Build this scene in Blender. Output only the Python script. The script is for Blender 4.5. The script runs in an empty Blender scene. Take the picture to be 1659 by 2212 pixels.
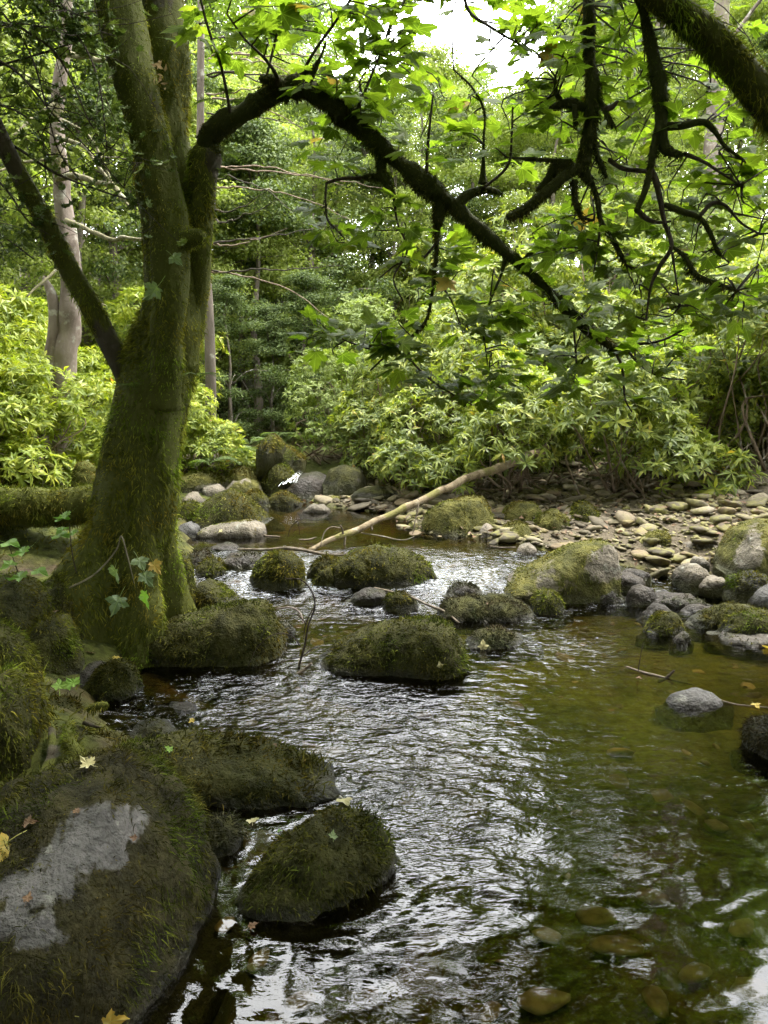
import bpy, math
import numpy as np
from mathutils import Vector, Matrix, Quaternion

# ------------------------------------------------------------------ camera, sky, sun, exposure
SC = bpy.context.scene
COL = SC.collection
PITCH = math.radians(9.43)
CAM = np.array([0.0, 0.0, 1.5])
cam_d = bpy.data.cameras.new('camera')
cam_d.sensor_fit = 'VERTICAL'
cam_d.sensor_height = 34.6
cam_d.sensor_width = 34.6 * 0.75
cam_d.lens = 34.6 / 2 * 1661.0 / 1106.0
cam_d.clip_start = 0.05
cam_d.clip_end = 2000
cam = bpy.data.objects.new('camera', cam_d)
COL.objects.link(cam)
cam.location = CAM
cam.rotation_euler = (math.pi / 2 - PITCH, 0, 0)
SC.camera = cam

SUN_EL, SUN_AZ = math.radians(66), math.radians(62)     # azimuth measured from +Y towards +X
sd = Vector((math.sin(SUN_AZ) * math.cos(SUN_EL), math.cos(SUN_AZ) * math.cos(SUN_EL), math.sin(SUN_EL)))
sun_d = bpy.data.lights.new('sun', 'SUN')
sun_d.energy = 4.0
sun_d.angle = math.radians(2.5)
sun_d.color = (1.0, 0.955, 0.87)
sun = bpy.data.objects.new('sun', sun_d)
COL.objects.link(sun)
sun.rotation_euler = (-sd).to_track_quat('-Z', 'Y').to_euler()
sun.location = (0, 0, 30)

W = bpy.data.worlds.new('World')
SC.world = W
W.use_nodes = True
nt = W.node_tree
nt.nodes.clear()
wo = nt.nodes.new('ShaderNodeOutputWorld')
bg = nt.nodes.new('ShaderNodeBackground')
sky = nt.nodes.new('ShaderNodeTexSky')
sky.sky_type = 'NISHITA'
sky.sun_disc = False
sky.sun_elevation = SUN_EL
sky.sun_rotation = SUN_AZ
sky.dust_density = 3.0
mixw = nt.nodes.new('ShaderNodeMix')
mixw.data_type = 'RGBA'
tcw = nt.nodes.new('ShaderNodeTexCoord')
nzw = nt.nodes.new('ShaderNodeTexNoise')
nzw.inputs['Scale'].default_value = 2.2
nzw.inputs['Detail'].default_value = 5
mrw = nt.nodes.new('ShaderNodeMapRange')
mrw.inputs['From Min'].default_value = 0.3
mrw.inputs['From Max'].default_value = 0.6
mrw.inputs['To Min'].default_value = 0.65
mrw.inputs['To Max'].default_value = 1.0
nt.links.new(tcw.outputs['Generated'], nzw.inputs['Vector'])
nt.links.new(nzw.outputs['Fac'], mrw.inputs['Value'])
nt.links.new(mrw.outputs['Result'], mixw.inputs['Factor'])
nt.links.new(sky.outputs['Color'], mixw.inputs[6])
mixw.inputs[7].default_value = (66.0, 67.0, 68.0, 1)      # thin bright cloud
nt.links.new(mixw.outputs[2], bg.inputs['Color'])
bg.inputs['Strength'].default_value = 0.10
nt.links.new(bg.outputs['Background'], wo.inputs['Surface'])

SC.view_settings.view_transform = 'Standard'
SC.view_settings.look = 'None'
SC.view_settings.gamma = 1
SC.view_settings.exposure = 1.08
SC.view_settings.use_curve_mapping = False
SC.render.engine = 'CYCLES'
cy = SC.cycles
cy.max_bounces = 5
cy.diffuse_bounces = 3
cy.glossy_bounces = 2
cy.transmission_bounces = 3
cy.transparent_max_bounces = 5
cy.use_adaptive_sampling = True
cy.adaptive_threshold = 0.04
cy.adaptive_min_samples = 24
cy.sample_clamp_indirect = 4.0
cy.sample_clamp_direct = 12.0
cy.caustics_reflective = False
cy.caustics_refractive = False
cy.use_denoising = True
try:
    cy.denoiser = 'OPENIMAGEDENOISE'
    cy.denoising_prefilter = 'ACCURATE'
except Exception:
    pass

# ------------------------------------------------------------------ projection helpers (photo units, 1659 x 2212)
F = 1661.0
CP, SP = math.cos(PITCH), math.sin(PITCH)


def ray(px, py):
    rx = (px - 829.5) / F
    uy = (1106.0 - py) / F
    return np.array([rx, CP + uy * SP, -SP + uy * CP])


def P(px, py, Y):
    d = ray(px, py)
    return CAM + d * (Y / d[1])


def G(px, py, z):
    d = ray(px, py)
    return CAM + d * ((z - CAM[2]) / d[2])


def pxm(px, py, Y):
    """metres per photo pixel there"""
    d = ray(px, py)
    return (Y / d[1]) / F


# ------------------------------------------------------------------ noise
def _h(i, j, k, seed):
    with np.errstate(over='ignore'):
        n = (i.astype(np.uint32) * np.uint32(374761393) + j.astype(np.uint32) * np.uint32(668265263)
             + k.astype(np.uint32) * np.uint32(2147483647) + np.uint32((seed * 974634777) & 0xffffffff))
        n = (n ^ (n >> np.uint32(13))) * np.uint32(1274126177)
        n = n ^ (n >> np.uint32(16))
        n = n * np.uint32(2246822519)
        n = n ^ (n >> np.uint32(15))
    return n.astype(np.float64) / 4294967295.0


def vnoise(p, seed=0):
    p = np.asarray(p, float)
    f = np.floor(p)
    t = p - f
    t = t * t * t * (t * (t * 6 - 15) + 10)
    i, j, k = [f[:, a].astype(np.int64) for a in range(3)]
    r = 0
    for a in (0, 1):
        wa = t[:, 0] if a else 1 - t[:, 0]
        for b in (0, 1):
            wb = t[:, 1] if b else 1 - t[:, 1]
            for c in (0, 1):
                wc = t[:, 2] if c else 1 - t[:, 2]
                r = r + wa * wb * wc * _h(i + a, j + b, k + c, seed)
    return r * 2 - 1


def fbm(p, oct=4, seed=0, gain=0.5):
    p = np.asarray(p, float)
    a, s, tot = 1.0, 0.0, 0.0
    for o in range(oct):
        s = s + a * vnoise(p * (2.03 ** o) + 17.3 * o, seed + o)
        tot += a
        a *= gain
    return s / tot


def sstep(a, b, x):
    t = np.clip((x - a) / (b - a), 0, 1)
    return t * t * (3 - 2 * t)


def unit(v):
    return v / np.maximum(np.linalg.norm(v, axis=-1, keepdims=True), 1e-9)


# ------------------------------------------------------------------ meshes and objects
def mesh(name, V, faces, mat=None, smooth=True, attrs=None):
    V = np.asarray(V, np.float32)
    faces = [np.asarray(f, np.int32) for f in (faces if isinstance(faces, (list, tuple)) else [faces]) if len(f)]
    me = bpy.data.meshes.new(name)
    me.vertices.add(len(V))
    me.vertices.foreach_set('co', V.ravel())
    li = np.concatenate([f.ravel() for f in faces])
    tot = np.concatenate([np.full(len(f), f.shape[1], np.int32) for f in faces])
    st = np.concatenate([[0], np.cumsum(tot)[:-1]]).astype(np.int32)
    me.loops.add(len(li))
    me.loops.foreach_set('vertex_index', li)
    me.polygons.add(len(tot))
    me.polygons.foreach_set('loop_start', st)
    me.update(calc_edges=True)
    me.polygons.foreach_set('use_smooth', np.full(len(tot), smooth, bool))
    if attrs:
        for k, v in attrs.items():
            v = np.asarray(v, np.float32)
            if v.ndim == 1:
                a = me.attributes.new(k, 'FLOAT', 'POINT')
                a.data.foreach_set('value', v)
            else:
                a = me.attributes.new(k, 'FLOAT_VECTOR', 'POINT')
                a.data.foreach_set('vector', v.ravel())
    if mat is not None:
        me.materials.append(mat)
    return me


def ob(name, data, parent=None, loc=None, label=None, cat=None, group=None, kind=None):
    o = bpy.data.objects.new(name, data)
    COL.objects.link(o)
    if parent is not None:
        o.parent = parent
    if loc is not None:
        o.location = loc
    if label:
        o['label'] = label
    if cat:
        o['category'] = cat
    if group:
        o['group'] = group
    if kind:
        o['kind'] = kind
    return o


def join(parts):
    """parts: list of (V, [faces...]) -> V, [faces...]"""
    Vs, Fs, off = [], {}, 0
    for V, fs in parts:
        Vs.append(V)
        for f in (fs if isinstance(fs, list) else [fs]):
            f = np.asarray(f)
            if len(f):
                Fs.setdefault(f.shape[1], []).append(f + off)
        off += len(V)
    return np.concatenate(Vs), [np.concatenate(x) for x in Fs.values()]


def catmull(pts, n):
    p = np.asarray(pts, float)
    p = np.vstack([2 * p[0] - p[1], p, 2 * p[-1] - p[-2]])
    m = len(p) - 3
    t = np.linspace(0, m - 1e-6, n)
    i = t.astype(int)
    f = (t - i)[:, None]
    a, b, c, d = p[i], p[i + 1], p[i + 2], p[i + 3]
    return 0.5 * (2 * b + (c - a) * f + (2 * a - 5 * b + 4 * c - d) * f ** 2 + (3 * b - a - 3 * c + d) * f ** 3)


def tube(pts, rad, sides=8, rough=0.0, freq=6.0, seed=0, caps=True):
    pts = np.asarray(pts, float)
    rad = np.broadcast_to(np.asarray(rad, float), (len(pts),))
    n = len(pts)
    T = unit(np.gradient(pts, axis=0))
    up = np.array([0.31, 0.9, 0.2])
    U = unit(np.cross(T, up))
    Wd = np.cross(T, U)
    a = np.linspace(0, 2 * math.pi, sides, endpoint=False)
    ring = U[:, None, :] * np.cos(a)[None, :, None] + Wd[:, None, :] * np.sin(a)[None, :, None]
    R = np.repeat(rad[:, None], sides, 1)
    if rough:
        base = (pts[:, None, :] + ring * rad[:, None, None]).reshape(-1, 3)
        R = R * (1 + rough * fbm(base * freq, 4, seed).reshape(n, sides))
    V = (pts[:, None, :] + ring * R[..., None]).reshape(-1, 3)
    i = np.arange(n - 1)[:, None] * sides
    j = np.arange(sides)[None, :]
    j2 = (j + 1) % sides
    Q = np.stack([i + j, i + j2, i + sides + j2, i + sides + j], -1).reshape(-1, 4)
    fs = [Q]
    if caps:
        V = np.vstack([V, pts[0] - T[0] * rad[0] * .3, pts[-1] + T[-1] * rad[-1] * .6])
        b, e = len(V) - 2, len(V) - 1
        jj = np.arange(sides)
        t1 = np.stack([np.full(sides, b), (jj + 1) % sides, jj], -1)
        l = (n - 1) * sides
        t2 = np.stack([np.full(sides, e), l + jj, l + (jj + 1) % sides], -1)
        fs.append(np.vstack([t1, t2]))
    return V, fs


def scatter(tV, tF, pos, R, sc, luv=None):
    n, m = len(pos), len(tV)
    sc = np.asarray(sc, float)
    if sc.ndim == 1:
        sc = np.repeat(sc[:, None], 3, 1)
    V = np.einsum('nij,nmj->nmi', R, tV[None] * sc[:, None, :]) + pos[:, None, :]
    fs = [(f[None] + (np.arange(n) * m)[:, None, None]).reshape(-1, f.shape[1]) for f in tF]
    return V.reshape(-1, 3), fs


def frames(z, rng, x=None):
    """rotation matrices whose 3rd column is z; random spin about it unless x given"""
    z = unit(z)
    r = rng.normal(size=z.shape) if x is None else x
    X = unit(r - (r * z).sum(1, keepdims=True) * z)
    Yv = np.cross(z, X)
    return np.stack([X, Yv, z], -1)


def facenorm(V, F3):
    a, b, c = V[F3[:, 0]], V[F3[:, 1]], V[F3[:, 2]]
    n = np.cross(b - a, c - a)
    A = np.linalg.norm(n, axis=1)
    return n / np.maximum(A, 1e-12)[:, None], A / 2


def tris(fs):
    out = []
    for f in fs:
        if f.shape[1] == 3:
            out.append(f)
        else:
            out.append(f[:, [0, 1, 2]])
            out.append(f[:, [0, 2, 3]])
    return np.vstack(out)


def fur(V, fs, mask, dens, length, width, rng, droop=0.6, lift=0.8, zmin=-9, cap=60000, lvar=0.5, clump=9.0):
    """moss fronds: bent ribbons rooted on a surface. Returns V, faces"""
    T = tris(fs)
    N, A = facenorm(V, T)
    m = mask[T].mean(1)
    c = V[T].mean(1)
    w = A * np.clip(m, 0, 1) * (c[:, 2] > zmin)
    tot = w.sum()
    n = int(min(cap, tot * dens))
    if n < 5:
        return None
    f = rng.choice(len(T), n, p=w / tot)
    b = rng.random((n, 2))
    fl = b.sum(1) > 1
    b[fl] = 1 - b[fl]
    t = V[T[f]]
    p = t[:, 0] + b[:, :1] * (t[:, 1] - t[:, 0]) + b[:, 1:] * (t[:, 2] - t[:, 0])
    nn = N[f]
    down = np.array([0, 0, -1.0]) - nn * (-nn[:, 2:3])
    dl = np.linalg.norm(down, axis=1, keepdims=True)
    cl = np.stack([vnoise(p * clump, 5), vnoise(p * clump, 6), vnoise(p * clump, 7)], 1)
    d = unit(nn * lift + down * droop + cl * 0.7 + rng.normal(size=(n, 3)) * 0.5)
    L = length * (1 + lvar * rng.normal(size=n)).clip(0.35, 2.2) * (0.8 + 0.7 * vnoise(p * clump * 0.8, 11))
    L = np.clip(L, length * 0.25, length * 2.2)[:, None]
    wv = width * rng.uniform(0.6, 1.3, (n, 1))
    side = unit(np.cross(d, rng.normal(size=(n, 3))))
    p0 = p - nn * 0.003
    mid = p0 + d * L * 0.55
    d2 = unit(d + np.array([0, 0, -1.0]) * droop * 0.9 + rng.normal(size=(n, 3)) * 0.3)
    tip = mid + d2 * L * 0.5
    Vn = np.stack([p0 - side * wv * .5, p0 + side * wv * .5, mid + side * wv * .5, mid - side * wv * .5, tip], 1).reshape(-1, 3)
    i = np.arange(n)[:, None] * 5
    return Vn, [i + np.array([[0, 1, 2, 3]]), i + np.array([[3, 2, 4]])]
# ------------------------------------------------------------------ materials
class MatB:
    def __init__(s, name):
        s.m = bpy.data.materials.new(name)
        s.m.use_nodes = True
        s.t = s.m.node_tree
        s.t.nodes.clear()
        s.o = s.t.nodes.new('ShaderNodeOutputMaterial')

    def n(s, typ, **kw):
        nd = s.t.nodes.new('ShaderNode' + typ)
        for k, v in kw.items():
            if k in nd.inputs:
                s.set(nd.inputs[k], v)
            else:
                setattr(nd, k, v)
        return nd

    def set(s, inp, v):
        if hasattr(v, 'is_output'):
            s.t.links.new(v, inp)
        elif isinstance(v, (tuple, list)) and len(v) == 3 and inp.type == 'RGBA':
            inp.default_value = (*v, 1)
        else:
            inp.default_value = v

    def noise(s, scale, detail=4, rough=0.55, vec=None, out='Fac', dist=0):
        nd = s.n('TexNoise', Scale=scale, Detail=detail, Roughness=rough, Distortion=dist)
        if vec is not None:
            s.t.links.new(vec, nd.inputs['Vector'])
        return nd.outputs[out]

    def mix(s, a, b, fac, mode='MIX'):
        nd = s.n('Mix', data_type='RGBA', blend_type=mode)
        s.set(nd.inputs[0], fac)
        s.set(nd.inputs[6], a)
        s.set(nd.inputs[7], b)
        return nd.outputs[2]

    def math(s, op, a, b=None, clamp=False):
        nd = s.n('Math', operation=op)
        nd.use_clamp = clamp
        s.set(nd.inputs[0], a)
        if b is not None:
            s.set(nd.inputs[1], b)
        return nd.outputs[0]

    def rng(s, v, a, b, c=0.0, d=1.0):
        nd = s.n('MapRange')
        s.set(nd.inputs['Value'], v)
        for k, x in zip(('From Min', 'From Max', 'To Min', 'To Max'), (a, b, c, d)):
            s.set(nd.inputs[k], x)
        return nd.outputs['Result']

    def ramp(s, fac, stops):
        nd = s.n('ValToRGB')
        e = nd.color_ramp.elements
        while len(e) < len(stops):
            e.new(0.5)
        for x, (p, c) in zip(e, stops):
            x.position = p
            x.color = (*c, 1)
        s.set(nd.inputs['Fac'], fac)
        return nd.outputs['Color']

    def attr(s, name, out='Fac'):
        return s.n('Attribute', attribute_name=name).outputs[out]

    def bump(s, h, strength=0.5, dist=0.02, normal=None):
        nd = s.n('Bump', Strength=strength, Distance=dist, Height=h)
        if normal is not None:
            s.t.links.new(normal, nd.inputs['Normal'])
        return nd.outputs['Normal']

    def out(s, sh):
        s.t.links.new(sh, s.o.inputs['Surface'])
        return s.m

    def pbsdf(s, color, rough=0.8, normal=None, spec=0.4):
        nd = s.n('BsdfPrincipled')
        s.set(nd.inputs['Base Color'], color)
        s.set(nd.inputs['Roughness'], rough)
        s.set(nd.inputs['Specular IOR Level'], spec)
        if normal is not None:
            s.t.links.new(normal, nd.inputs['Normal'])
        return nd.outputs[0]

    def obj(s):
        return s.n('TexCoord').outputs['Object']

    def pos(s):
        return s.n('NewGeometry').outputs['Position']


def leaf_mat(name, stops, trans=0.45, tcol=(1.25, 1.3, 0.6), rough=0.42, spec=0.45, veins=False, scale=3.0):
    b = MatB(name)
    g = b.n('NewGeometry')
    oi = b.n('ObjectInfo')
    r = b.math('FRACT', b.math('ADD', g.outputs['Random Per Island'], oi.outputs['Random']))
    nz = b.noise(scale, 2, vec=g.outputs['Position'])
    f = b.math('ADD', b.math('MULTIPLY', r, 0.7), b.math('MULTIPLY', b.rng(nz, .3, .7), 0.3))
    c = b.ramp(f, stops)
    if veins:
        uv = b.n('SeparateXYZ')
        b.t.links.new(b.attr('luv', 'Vector'), uv.inputs[0])
        x, y = uv.outputs[0], uv.outputs[1]
        th = b.math('ABSOLUTE', b.math('ARCTAN2', x, y))
        rr = b.math('SQRT', b.math('ADD', b.math('MULTIPLY', x, x), b.math('MULTIPLY', y, y)))
        ds = None
        for a0 in (0.0, 0.72, 1.35):
            d = b.math('MULTIPLY', b.math('ABSOLUTE', b.math('SUBTRACT', th, a0)), rr)
            ds = d if ds is None else b.math('MINIMUM', ds, d)
        vfac = b.rng(ds, 0.006, 0.018, 0.6, 0.0)
        c = b.mix(c, (0.20, 0.26, 0.07), vfac)
        blot = b.rng(b.noise(38, 3, vec=g.outputs['Position']), .66, .72, 0, .5)
        c = b.mix(c, (0.07, 0.055, 0.02), blot)
    tc = b.mix(c, tcol, 1.0, 'MULTIPLY')
    p = b.pbsdf(c, rough, spec=spec)
    tr = b.n('BsdfTranslucent', Color=tc)
    mx = b.n('MixShader', Fac=trans)
    b.t.links.new(p, mx.inputs[1])
    b.t.links.new(tr.outputs[0], mx.inputs[2])
    return b.out(mx.outputs[0])


def moss_mat(name, stops, trans=0.25):
    b = MatB(name)
    g = b.n('NewGeometry')
    nz = b.rng(b.noise(7, 4, vec=g.outputs['Position']), .32, .68)
    f = b.math('ADD', b.math('MULTIPLY', b.math('POWER', g.outputs['Random Per Island'], 1.5), .68), b.math('MULTIPLY', nz, .38))
    c = b.ramp(f, stops)
    big = b.noise(2.3, 3, vec=g.outputs['Position'], dist=.8)
    c = b.mix(c, b.mix(c, (1.08, .84, .8), 1.0, 'MULTIPLY'), b.rng(big, .5, .62, 0, .9))      # browner mats
    c = b.mix(c, b.mix(c, (1.0, 1.35, .9), 1.0, 'MULTIPLY'), b.rng(big, .46, .36, 0, .9))     # fresh green mats
    p = b.pbsdf(c, 0.9, spec=0.05)
    tr = b.n('BsdfTranslucent', Color=b.mix(c, (1.3, 1.3, .7), 1.0, 'MULTIPLY'))
    mx = b.n('MixShader', Fac=trans)
    b.t.links.new(p, mx.inputs[1])
    b.t.links.new(tr.outputs[0], mx.inputs[2])
    return b.out(mx.outputs[0])


def rock_mat(name, c1, c2, mossc1, mossc2, wet=0.0, specks=(0.26, 0.26, 0.22)):
    b = MatB(name)
    po = b.pos()
    n1 = b.noise(5, 6, vec=po)
    n2 = b.noise(28, 5, vec=po)
    n3 = b.noise(90, 3, vec=po)
    c = b.mix(c1, c2, b.rng(n1, .35, .65))
    c = b.mix(c, (0.03, 0.03, 0.028), b.rng(n2, .52, .75, 0, .7))
    c = b.mix(c, specks, b.rng(b.noise(9, 5, vec=po, dist=.6), .6, .68, 0, .55))     # lichen
    m = b.attr('moss')
    mc = b.mix(mossc1, mossc2, b.rng(b.noise(11, 5, vec=po), .35, .65))
    mf = b.rng(b.math('ADD', m, b.math('ADD', b.math('MULTIPLY', b.math('SUBTRACT', n2, .5), 1.1), b.math('MULTIPLY', b.math('SUBTRACT', n3, .5), .6))), .30, .62)
    c = b.mix(c, mc, mf)
    algae = b.mix((.05, .052, .015), (.12, .125, .032), b.rng(n1, .35, .65))
    c = b.mix(c, algae, b.attr('sub'))
    w = b.attr('wet')
    c = b.mix(c, b.mix(c, (.38, .36, .33), 1.0, 'MULTIPLY'), w)
    ro = b.rng(w, 0, 1, .85, .36 if wet else .5)
    h = b.math('ADD', b.math('MULTIPLY', n2, 1.0), b.math('ADD', b.math('MULTIPLY', n3, .45), b.math('MULTIPLY', n1, 1.5)))
    return b.out(b.pbsdf(c, ro, b.bump(h, .9, .03), spec=b.rng(w, 0, 1, .1, .26)))


M = {}
M['syc'] = leaf_mat('sycamore_leaf', [(0, (.06, .092, .017)), (.5, (.085, .12, .02)), (.85, (.12, .155, .026)), (1, (.18, .19, .035))], .66, (1.65, 1.9, .5), .55, .2, True)
M['syc_yellow'] = leaf_mat('yellow_leaf', [(0, (.34, .22, .035)), (.6, (.42, .31, .06)), (1, (.30, .19, .05))], .3, (1, 1, .6), .5, .3, True)
M['rho'] = leaf_mat('rhododendron_leaf', [(0, (.055, .082, .026)), (.4, (.135, .175, .035)), (.75, (.235, .27, .05)), (.92, (.34, .34, .06)), (.955, (.42, .30, .06)), (.975, (.30, .17, .06)), (1, (.18, .09, .04))], .42, (1.35, 1.4, .5), .45, .35)
M['rho_y'] = leaf_mat('young_rhododendron_leaf', [(0, (.075, .11, .018)), (.35, (.18, .235, .03)), (.75, (.31, .35, .045)), (.94, (.40, .40, .06)), (.965, (.38, .22, .05)), (1, (.22, .09, .03))], .45, (1.25, 1.3, .5), .45, .35)
M['rho_p'] = leaf_mat('pale_laurel_leaf', [(0, (.08, .115, .032)), (.5, (.17, .215, .058)), (1, (.26, .30, .085))], .4, (1.2, 1.3, .5), .5, .25)
M['holly'] = leaf_mat('holly_leaf', [(0, (.034, .055, .018)), (.5, (.07, .10, .03)), (1, (.14, .175, .055))], .35, (1.25, 1.3, .5), .55, .18)
M['decid'] = leaf_mat('woodland_leaf', [(0, (.09, .13, .025)), (.5, (.155, .205, .04)), (1, (.26, .30, .065))], .5, (1.2, 1.45, .5), .5, .3, scale=.6)
M['decid2'] = leaf_mat('pale_woodland_leaf', [(0, (.12, .155, .035)), (.5, (.2, .235, .055)), (1, (.3, .32, .085))], .5, (1.2, 1.4, .5), .5, .3, scale=.6)
M['conif'] = leaf_mat('needle_spray', [(0, (.04, .065, .025)), (.5, (.08, .115, .04)), (1, (.13, .165, .06))], .3, (1.2, 1.3, .6), .6, .2, scale=.6)
M['fern'] = leaf_mat('fern_frond', [(0, (.05, .085, .02)), (1, (.11, .15, .035))], .4, (1.2, 1.3, .5), .5, .3)
M['moss_dark'] = moss_mat('dark_stream_moss', [(0, (.007, .0075, .003)), (.35, (.026, .027, .006)), (.7, (.06, .062, .011)), (1, (.135, .13, .024))], .2)
M['moss_green'] = moss_mat('green_moss', [(0, (.015, .018, .004)), (.4, (.056, .064, .010)), (.75, (.115, .122, .018)), (1, (.21, .21, .036))], .25)
M['moss_trunk'] = moss_mat('trunk_moss', [(0, (.035, .042, .007)), (.4, (.098, .11, .015)), (.75, (.17, .18, .025)), (1, (.27, .27, .045))], .3)
M['moss_bright'] = moss_mat('bright_moss', [(0, (.028, .028, .008)), (.4, (.07, .07, .016)), (.75, (.13, .125, .028)), (1, (.22, .205, .05))], .25)
M['moss_black'] = moss_mat('hanging_moss', [(0, (.014, .016, .006)), (.5, (.04, .044, .011)), (1, (.10, .10, .02))], .2)
M['moss_wet'] = moss_mat('wet_black_moss', [(0, (.018, .018, .012)), (.5, (.036, .036, .02)), (1, (.075, .075, .04))], .12)

M['rock'] = rock_mat('mossy_rock', (.075, .068, .056), (.14, .125, .105), (.018, .018, .007), (.045, .044, .013))
M['rock_pale'] = rock_mat('pale_rock', (.10, .088, .068), (.185, .16, .125), (.04, .04, .013), (.10, .093, .025))
M['rock_dark'] = rock_mat('dark_wet_rock', (.04, .035, .028), (.085, .07, .055), (.022, .021, .009), (.05, .047, .015), wet=1, specks=(.10, .09, .075))
M['rock_grey'] = rock_mat('bald_grey_rock', (.05, .048, .045), (.115, .11, .105), (.012, .011, .006), (.035, .031, .012))


def pebble_mat():
    b = MatB('river_pebble')
    g = b.n('NewGeometry')
    oi = b.n('ObjectInfo')
    r = b.math('FRACT', b.math('ADD', g.outputs['Random Per Island'], oi.outputs['Random']))
    c = b.ramp(r, [(0, (.04, .033, .022)), (.3, (.09, .075, .05)), (.55, (.15, .125, .085)), (.75, (.12, .085, .05)), (.9, (.22, .19, .14)), (1, (.07, .052, .035))])
    po = g.outputs['Position']
    n2 = b.noise(45, 4, vec=po)
    c = b.mix(c, b.mix(c, (.45, .42, .36), 1.0, 'MULTIPLY'), b.rng(n2, .5, .7, 0, .7))
    c = b.mix(c, (.20, .19, .045), b.math('MULTIPLY', b.rng(b.noise(1.1, 3, vec=po), .44, .56, 0, .55), b.rng(b.noise(16, 3, vec=po), .4, .6)))
    sep = b.n('SeparateXYZ')
    b.t.links.new(po, sep.inputs[0])
    return b.out(b.pbsdf(c, .75, b.bump(n2, .5, .01), spec=.2))


def bed_mat():
    b = MatB('bed_stone')
    g = b.n('NewGeometry')
    oi = b.n('ObjectInfo')
    r = b.math('FRACT', b.math('ADD', g.outputs['Random Per Island'], oi.outputs['Random']))
    c = b.ramp(r, [(0, (.07, .055, .03)), (.4, (.14, .10, .05)), (.7, (.24, .17, .08)), (.92, (.36, .27, .13)), (1, (.20, .11, .05))])
    n2 = b.noise(30, 4, vec=g.outputs['Position'])
    c = b.mix(c, (.04, .035, .02), b.rng(n2, .5, .75, 0, .7))
    return b.out(b.pbsdf(c, .8, b.bump(n2, .3, .01)))


M['pebble'] = pebble_mat()
M['bed'] = bed_mat()


def ground_mat():
    b = MatB('woodland_ground')
    po = b.pos()
    n1 = b.noise(1.6, 5, vec=po)
    n2 = b.noise(22, 6, vec=po)
    litter = b.mix((.022, .016, .010), (.065, .048, .03), b.rng(n2, .35, .65))
    moss = b.mix((.018, .022, .006), (.06, .066, .014), b.rng(b.noise(14, 5, vec=po), .35, .65))
    c = b.mix(litter, moss, b.rng(n1, .34, .5))
    bedc = b.mix((.045, .05, .016), (.13, .12, .035), b.rng(b.noise(7, 5, vec=po), .38, .62))
    bedc = b.mix(bedc, (.15, .155, .035), b.math('MULTIPLY', b.attr('algae'), b.rng(b.noise(5, 4, vec=po), .3, .6)))
    bedc = b.mix(bedc, (.14, .075, .035), b.math('MULTIPLY', b.rng(b.noise(1.7, 3, vec=po), .5, .64, 0, .8), b.math('SUBTRACT', 1.0, b.attr('algae'))))
    bedc = b.mix(bedc, (.02, .018, .012), b.rng(n2, .5, .75, 0, .7))
    c = b.mix(c, bedc, b.attr('bed'))
    grav = b.mix((.045, .036, .024), (.11, .09, .062), b.rng(b.noise(60, 4, vec=po), .3, .7))
    c = b.mix(c, grav, b.attr('gravel'))
    return b.out(b.pbsdf(c, .9, b.bump(n2, .8, .03), spec=.1))


M['ground'] = ground_mat()


def water_mat():
    b = MatB('stream_water')
    po = b.pos()
    mp = b.n('Mapping')
    b.t.links.new(po, mp.inputs['Vector'])
    mp.inputs['Scale'].default_value = (0.5, 1.05, 1)
    mp.inputs['Rotation'].default_value = (0, 0, .22)
    na = b.noise(15, 3, .55, mp.outputs[0], dist=.7)
    nb = b.noise(40, 2, .5, mp.outputs[0], dist=.5)
    ch = b.attr('fine')
    h = b.math('ADD', b.math('MULTIPLY', na, 1.0), b.math('MULTIPLY', nb, .35))
    nd = b.n('Bump', Distance=.02, Height=h)
    b.t.links.new(b.rng(ch, 0, 1, .0, 1.0), nd.inputs['Strength'])
    nrm = nd.outputs['Normal']
    fr = b.n('Fresnel', IOR=1.42)
    b.t.links.new(nrm, fr.inputs['Normal'])
    gl = b.n('BsdfGlossy', Roughness=.03, Color=(1, 1, 1))
    b.t.links.new(nrm, gl.inputs['Normal'])
    tr = b.n('BsdfTransparent', Color=(.37, .34, .20))
    mx = b.n('MixShader')
    b.t.links.new(fr.outputs[0], mx.inputs[0])
    b.t.links.new(tr.outputs[0], mx.inputs[1])
    b.t.links.new(gl.outputs[0], mx.inputs[2])
    fo = b.attr('foam')
    fn = b.noise(60, 5, .65, mp.outputs[0], dist=1.0)
    ff = b.rng(b.math('ADD', fo, b.math('MULTIPLY', b.math('SUBTRACT', fn, .5), 2.6)), .6, .95, 0, .85)
    wd = b.pbsdf((.42, .44, .45), .3, nrm)
    mx2 = b.n('MixShader')
    b.t.links.new(ff, mx2.inputs[0])
    b.t.links.new(mx.outputs[0], mx2.inputs[1])
    b.t.links.new(wd, mx2.inputs[2])
    return b.out(mx2.outputs[0])


M['water'] = water_mat()


def bark_mat(name, c1, c2, mossc, scale=10, stretch=0.25, lich=(.45, .45, .38), lf=.55):
    b = MatB(name)
    po = b.obj()
    mp = b.n('Mapping')
    b.t.links.new(po, mp.inputs['Vector'])
    mp.inputs['Scale'].default_value = (1, 1, stretch)
    n1 = b.noise(scale, 6, .6, mp.outputs[0])
    n2 = b.noise(scale * 5, 4, .6, po)
    c = b.mix(c1, c2, b.rng(n1, .35, .65))
    c = b.mix(c, lich, b.rng(b.noise(7, 5, .6, po), .58, .68, 0, lf))
    m = b.rng(b.math('ADD', b.attr('moss'), b.math('MULTIPLY', b.math('SUBTRACT', n2, .5), .8)), .3, .6)
    c = b.mix(c, mossc, m)
    h = b.math('ADD', n1, b.math('MULTIPLY', n2, .4))
    return b.out(b.pbsdf(c, .85, b.bump(h, .9, .02), spec=.12))


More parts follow.
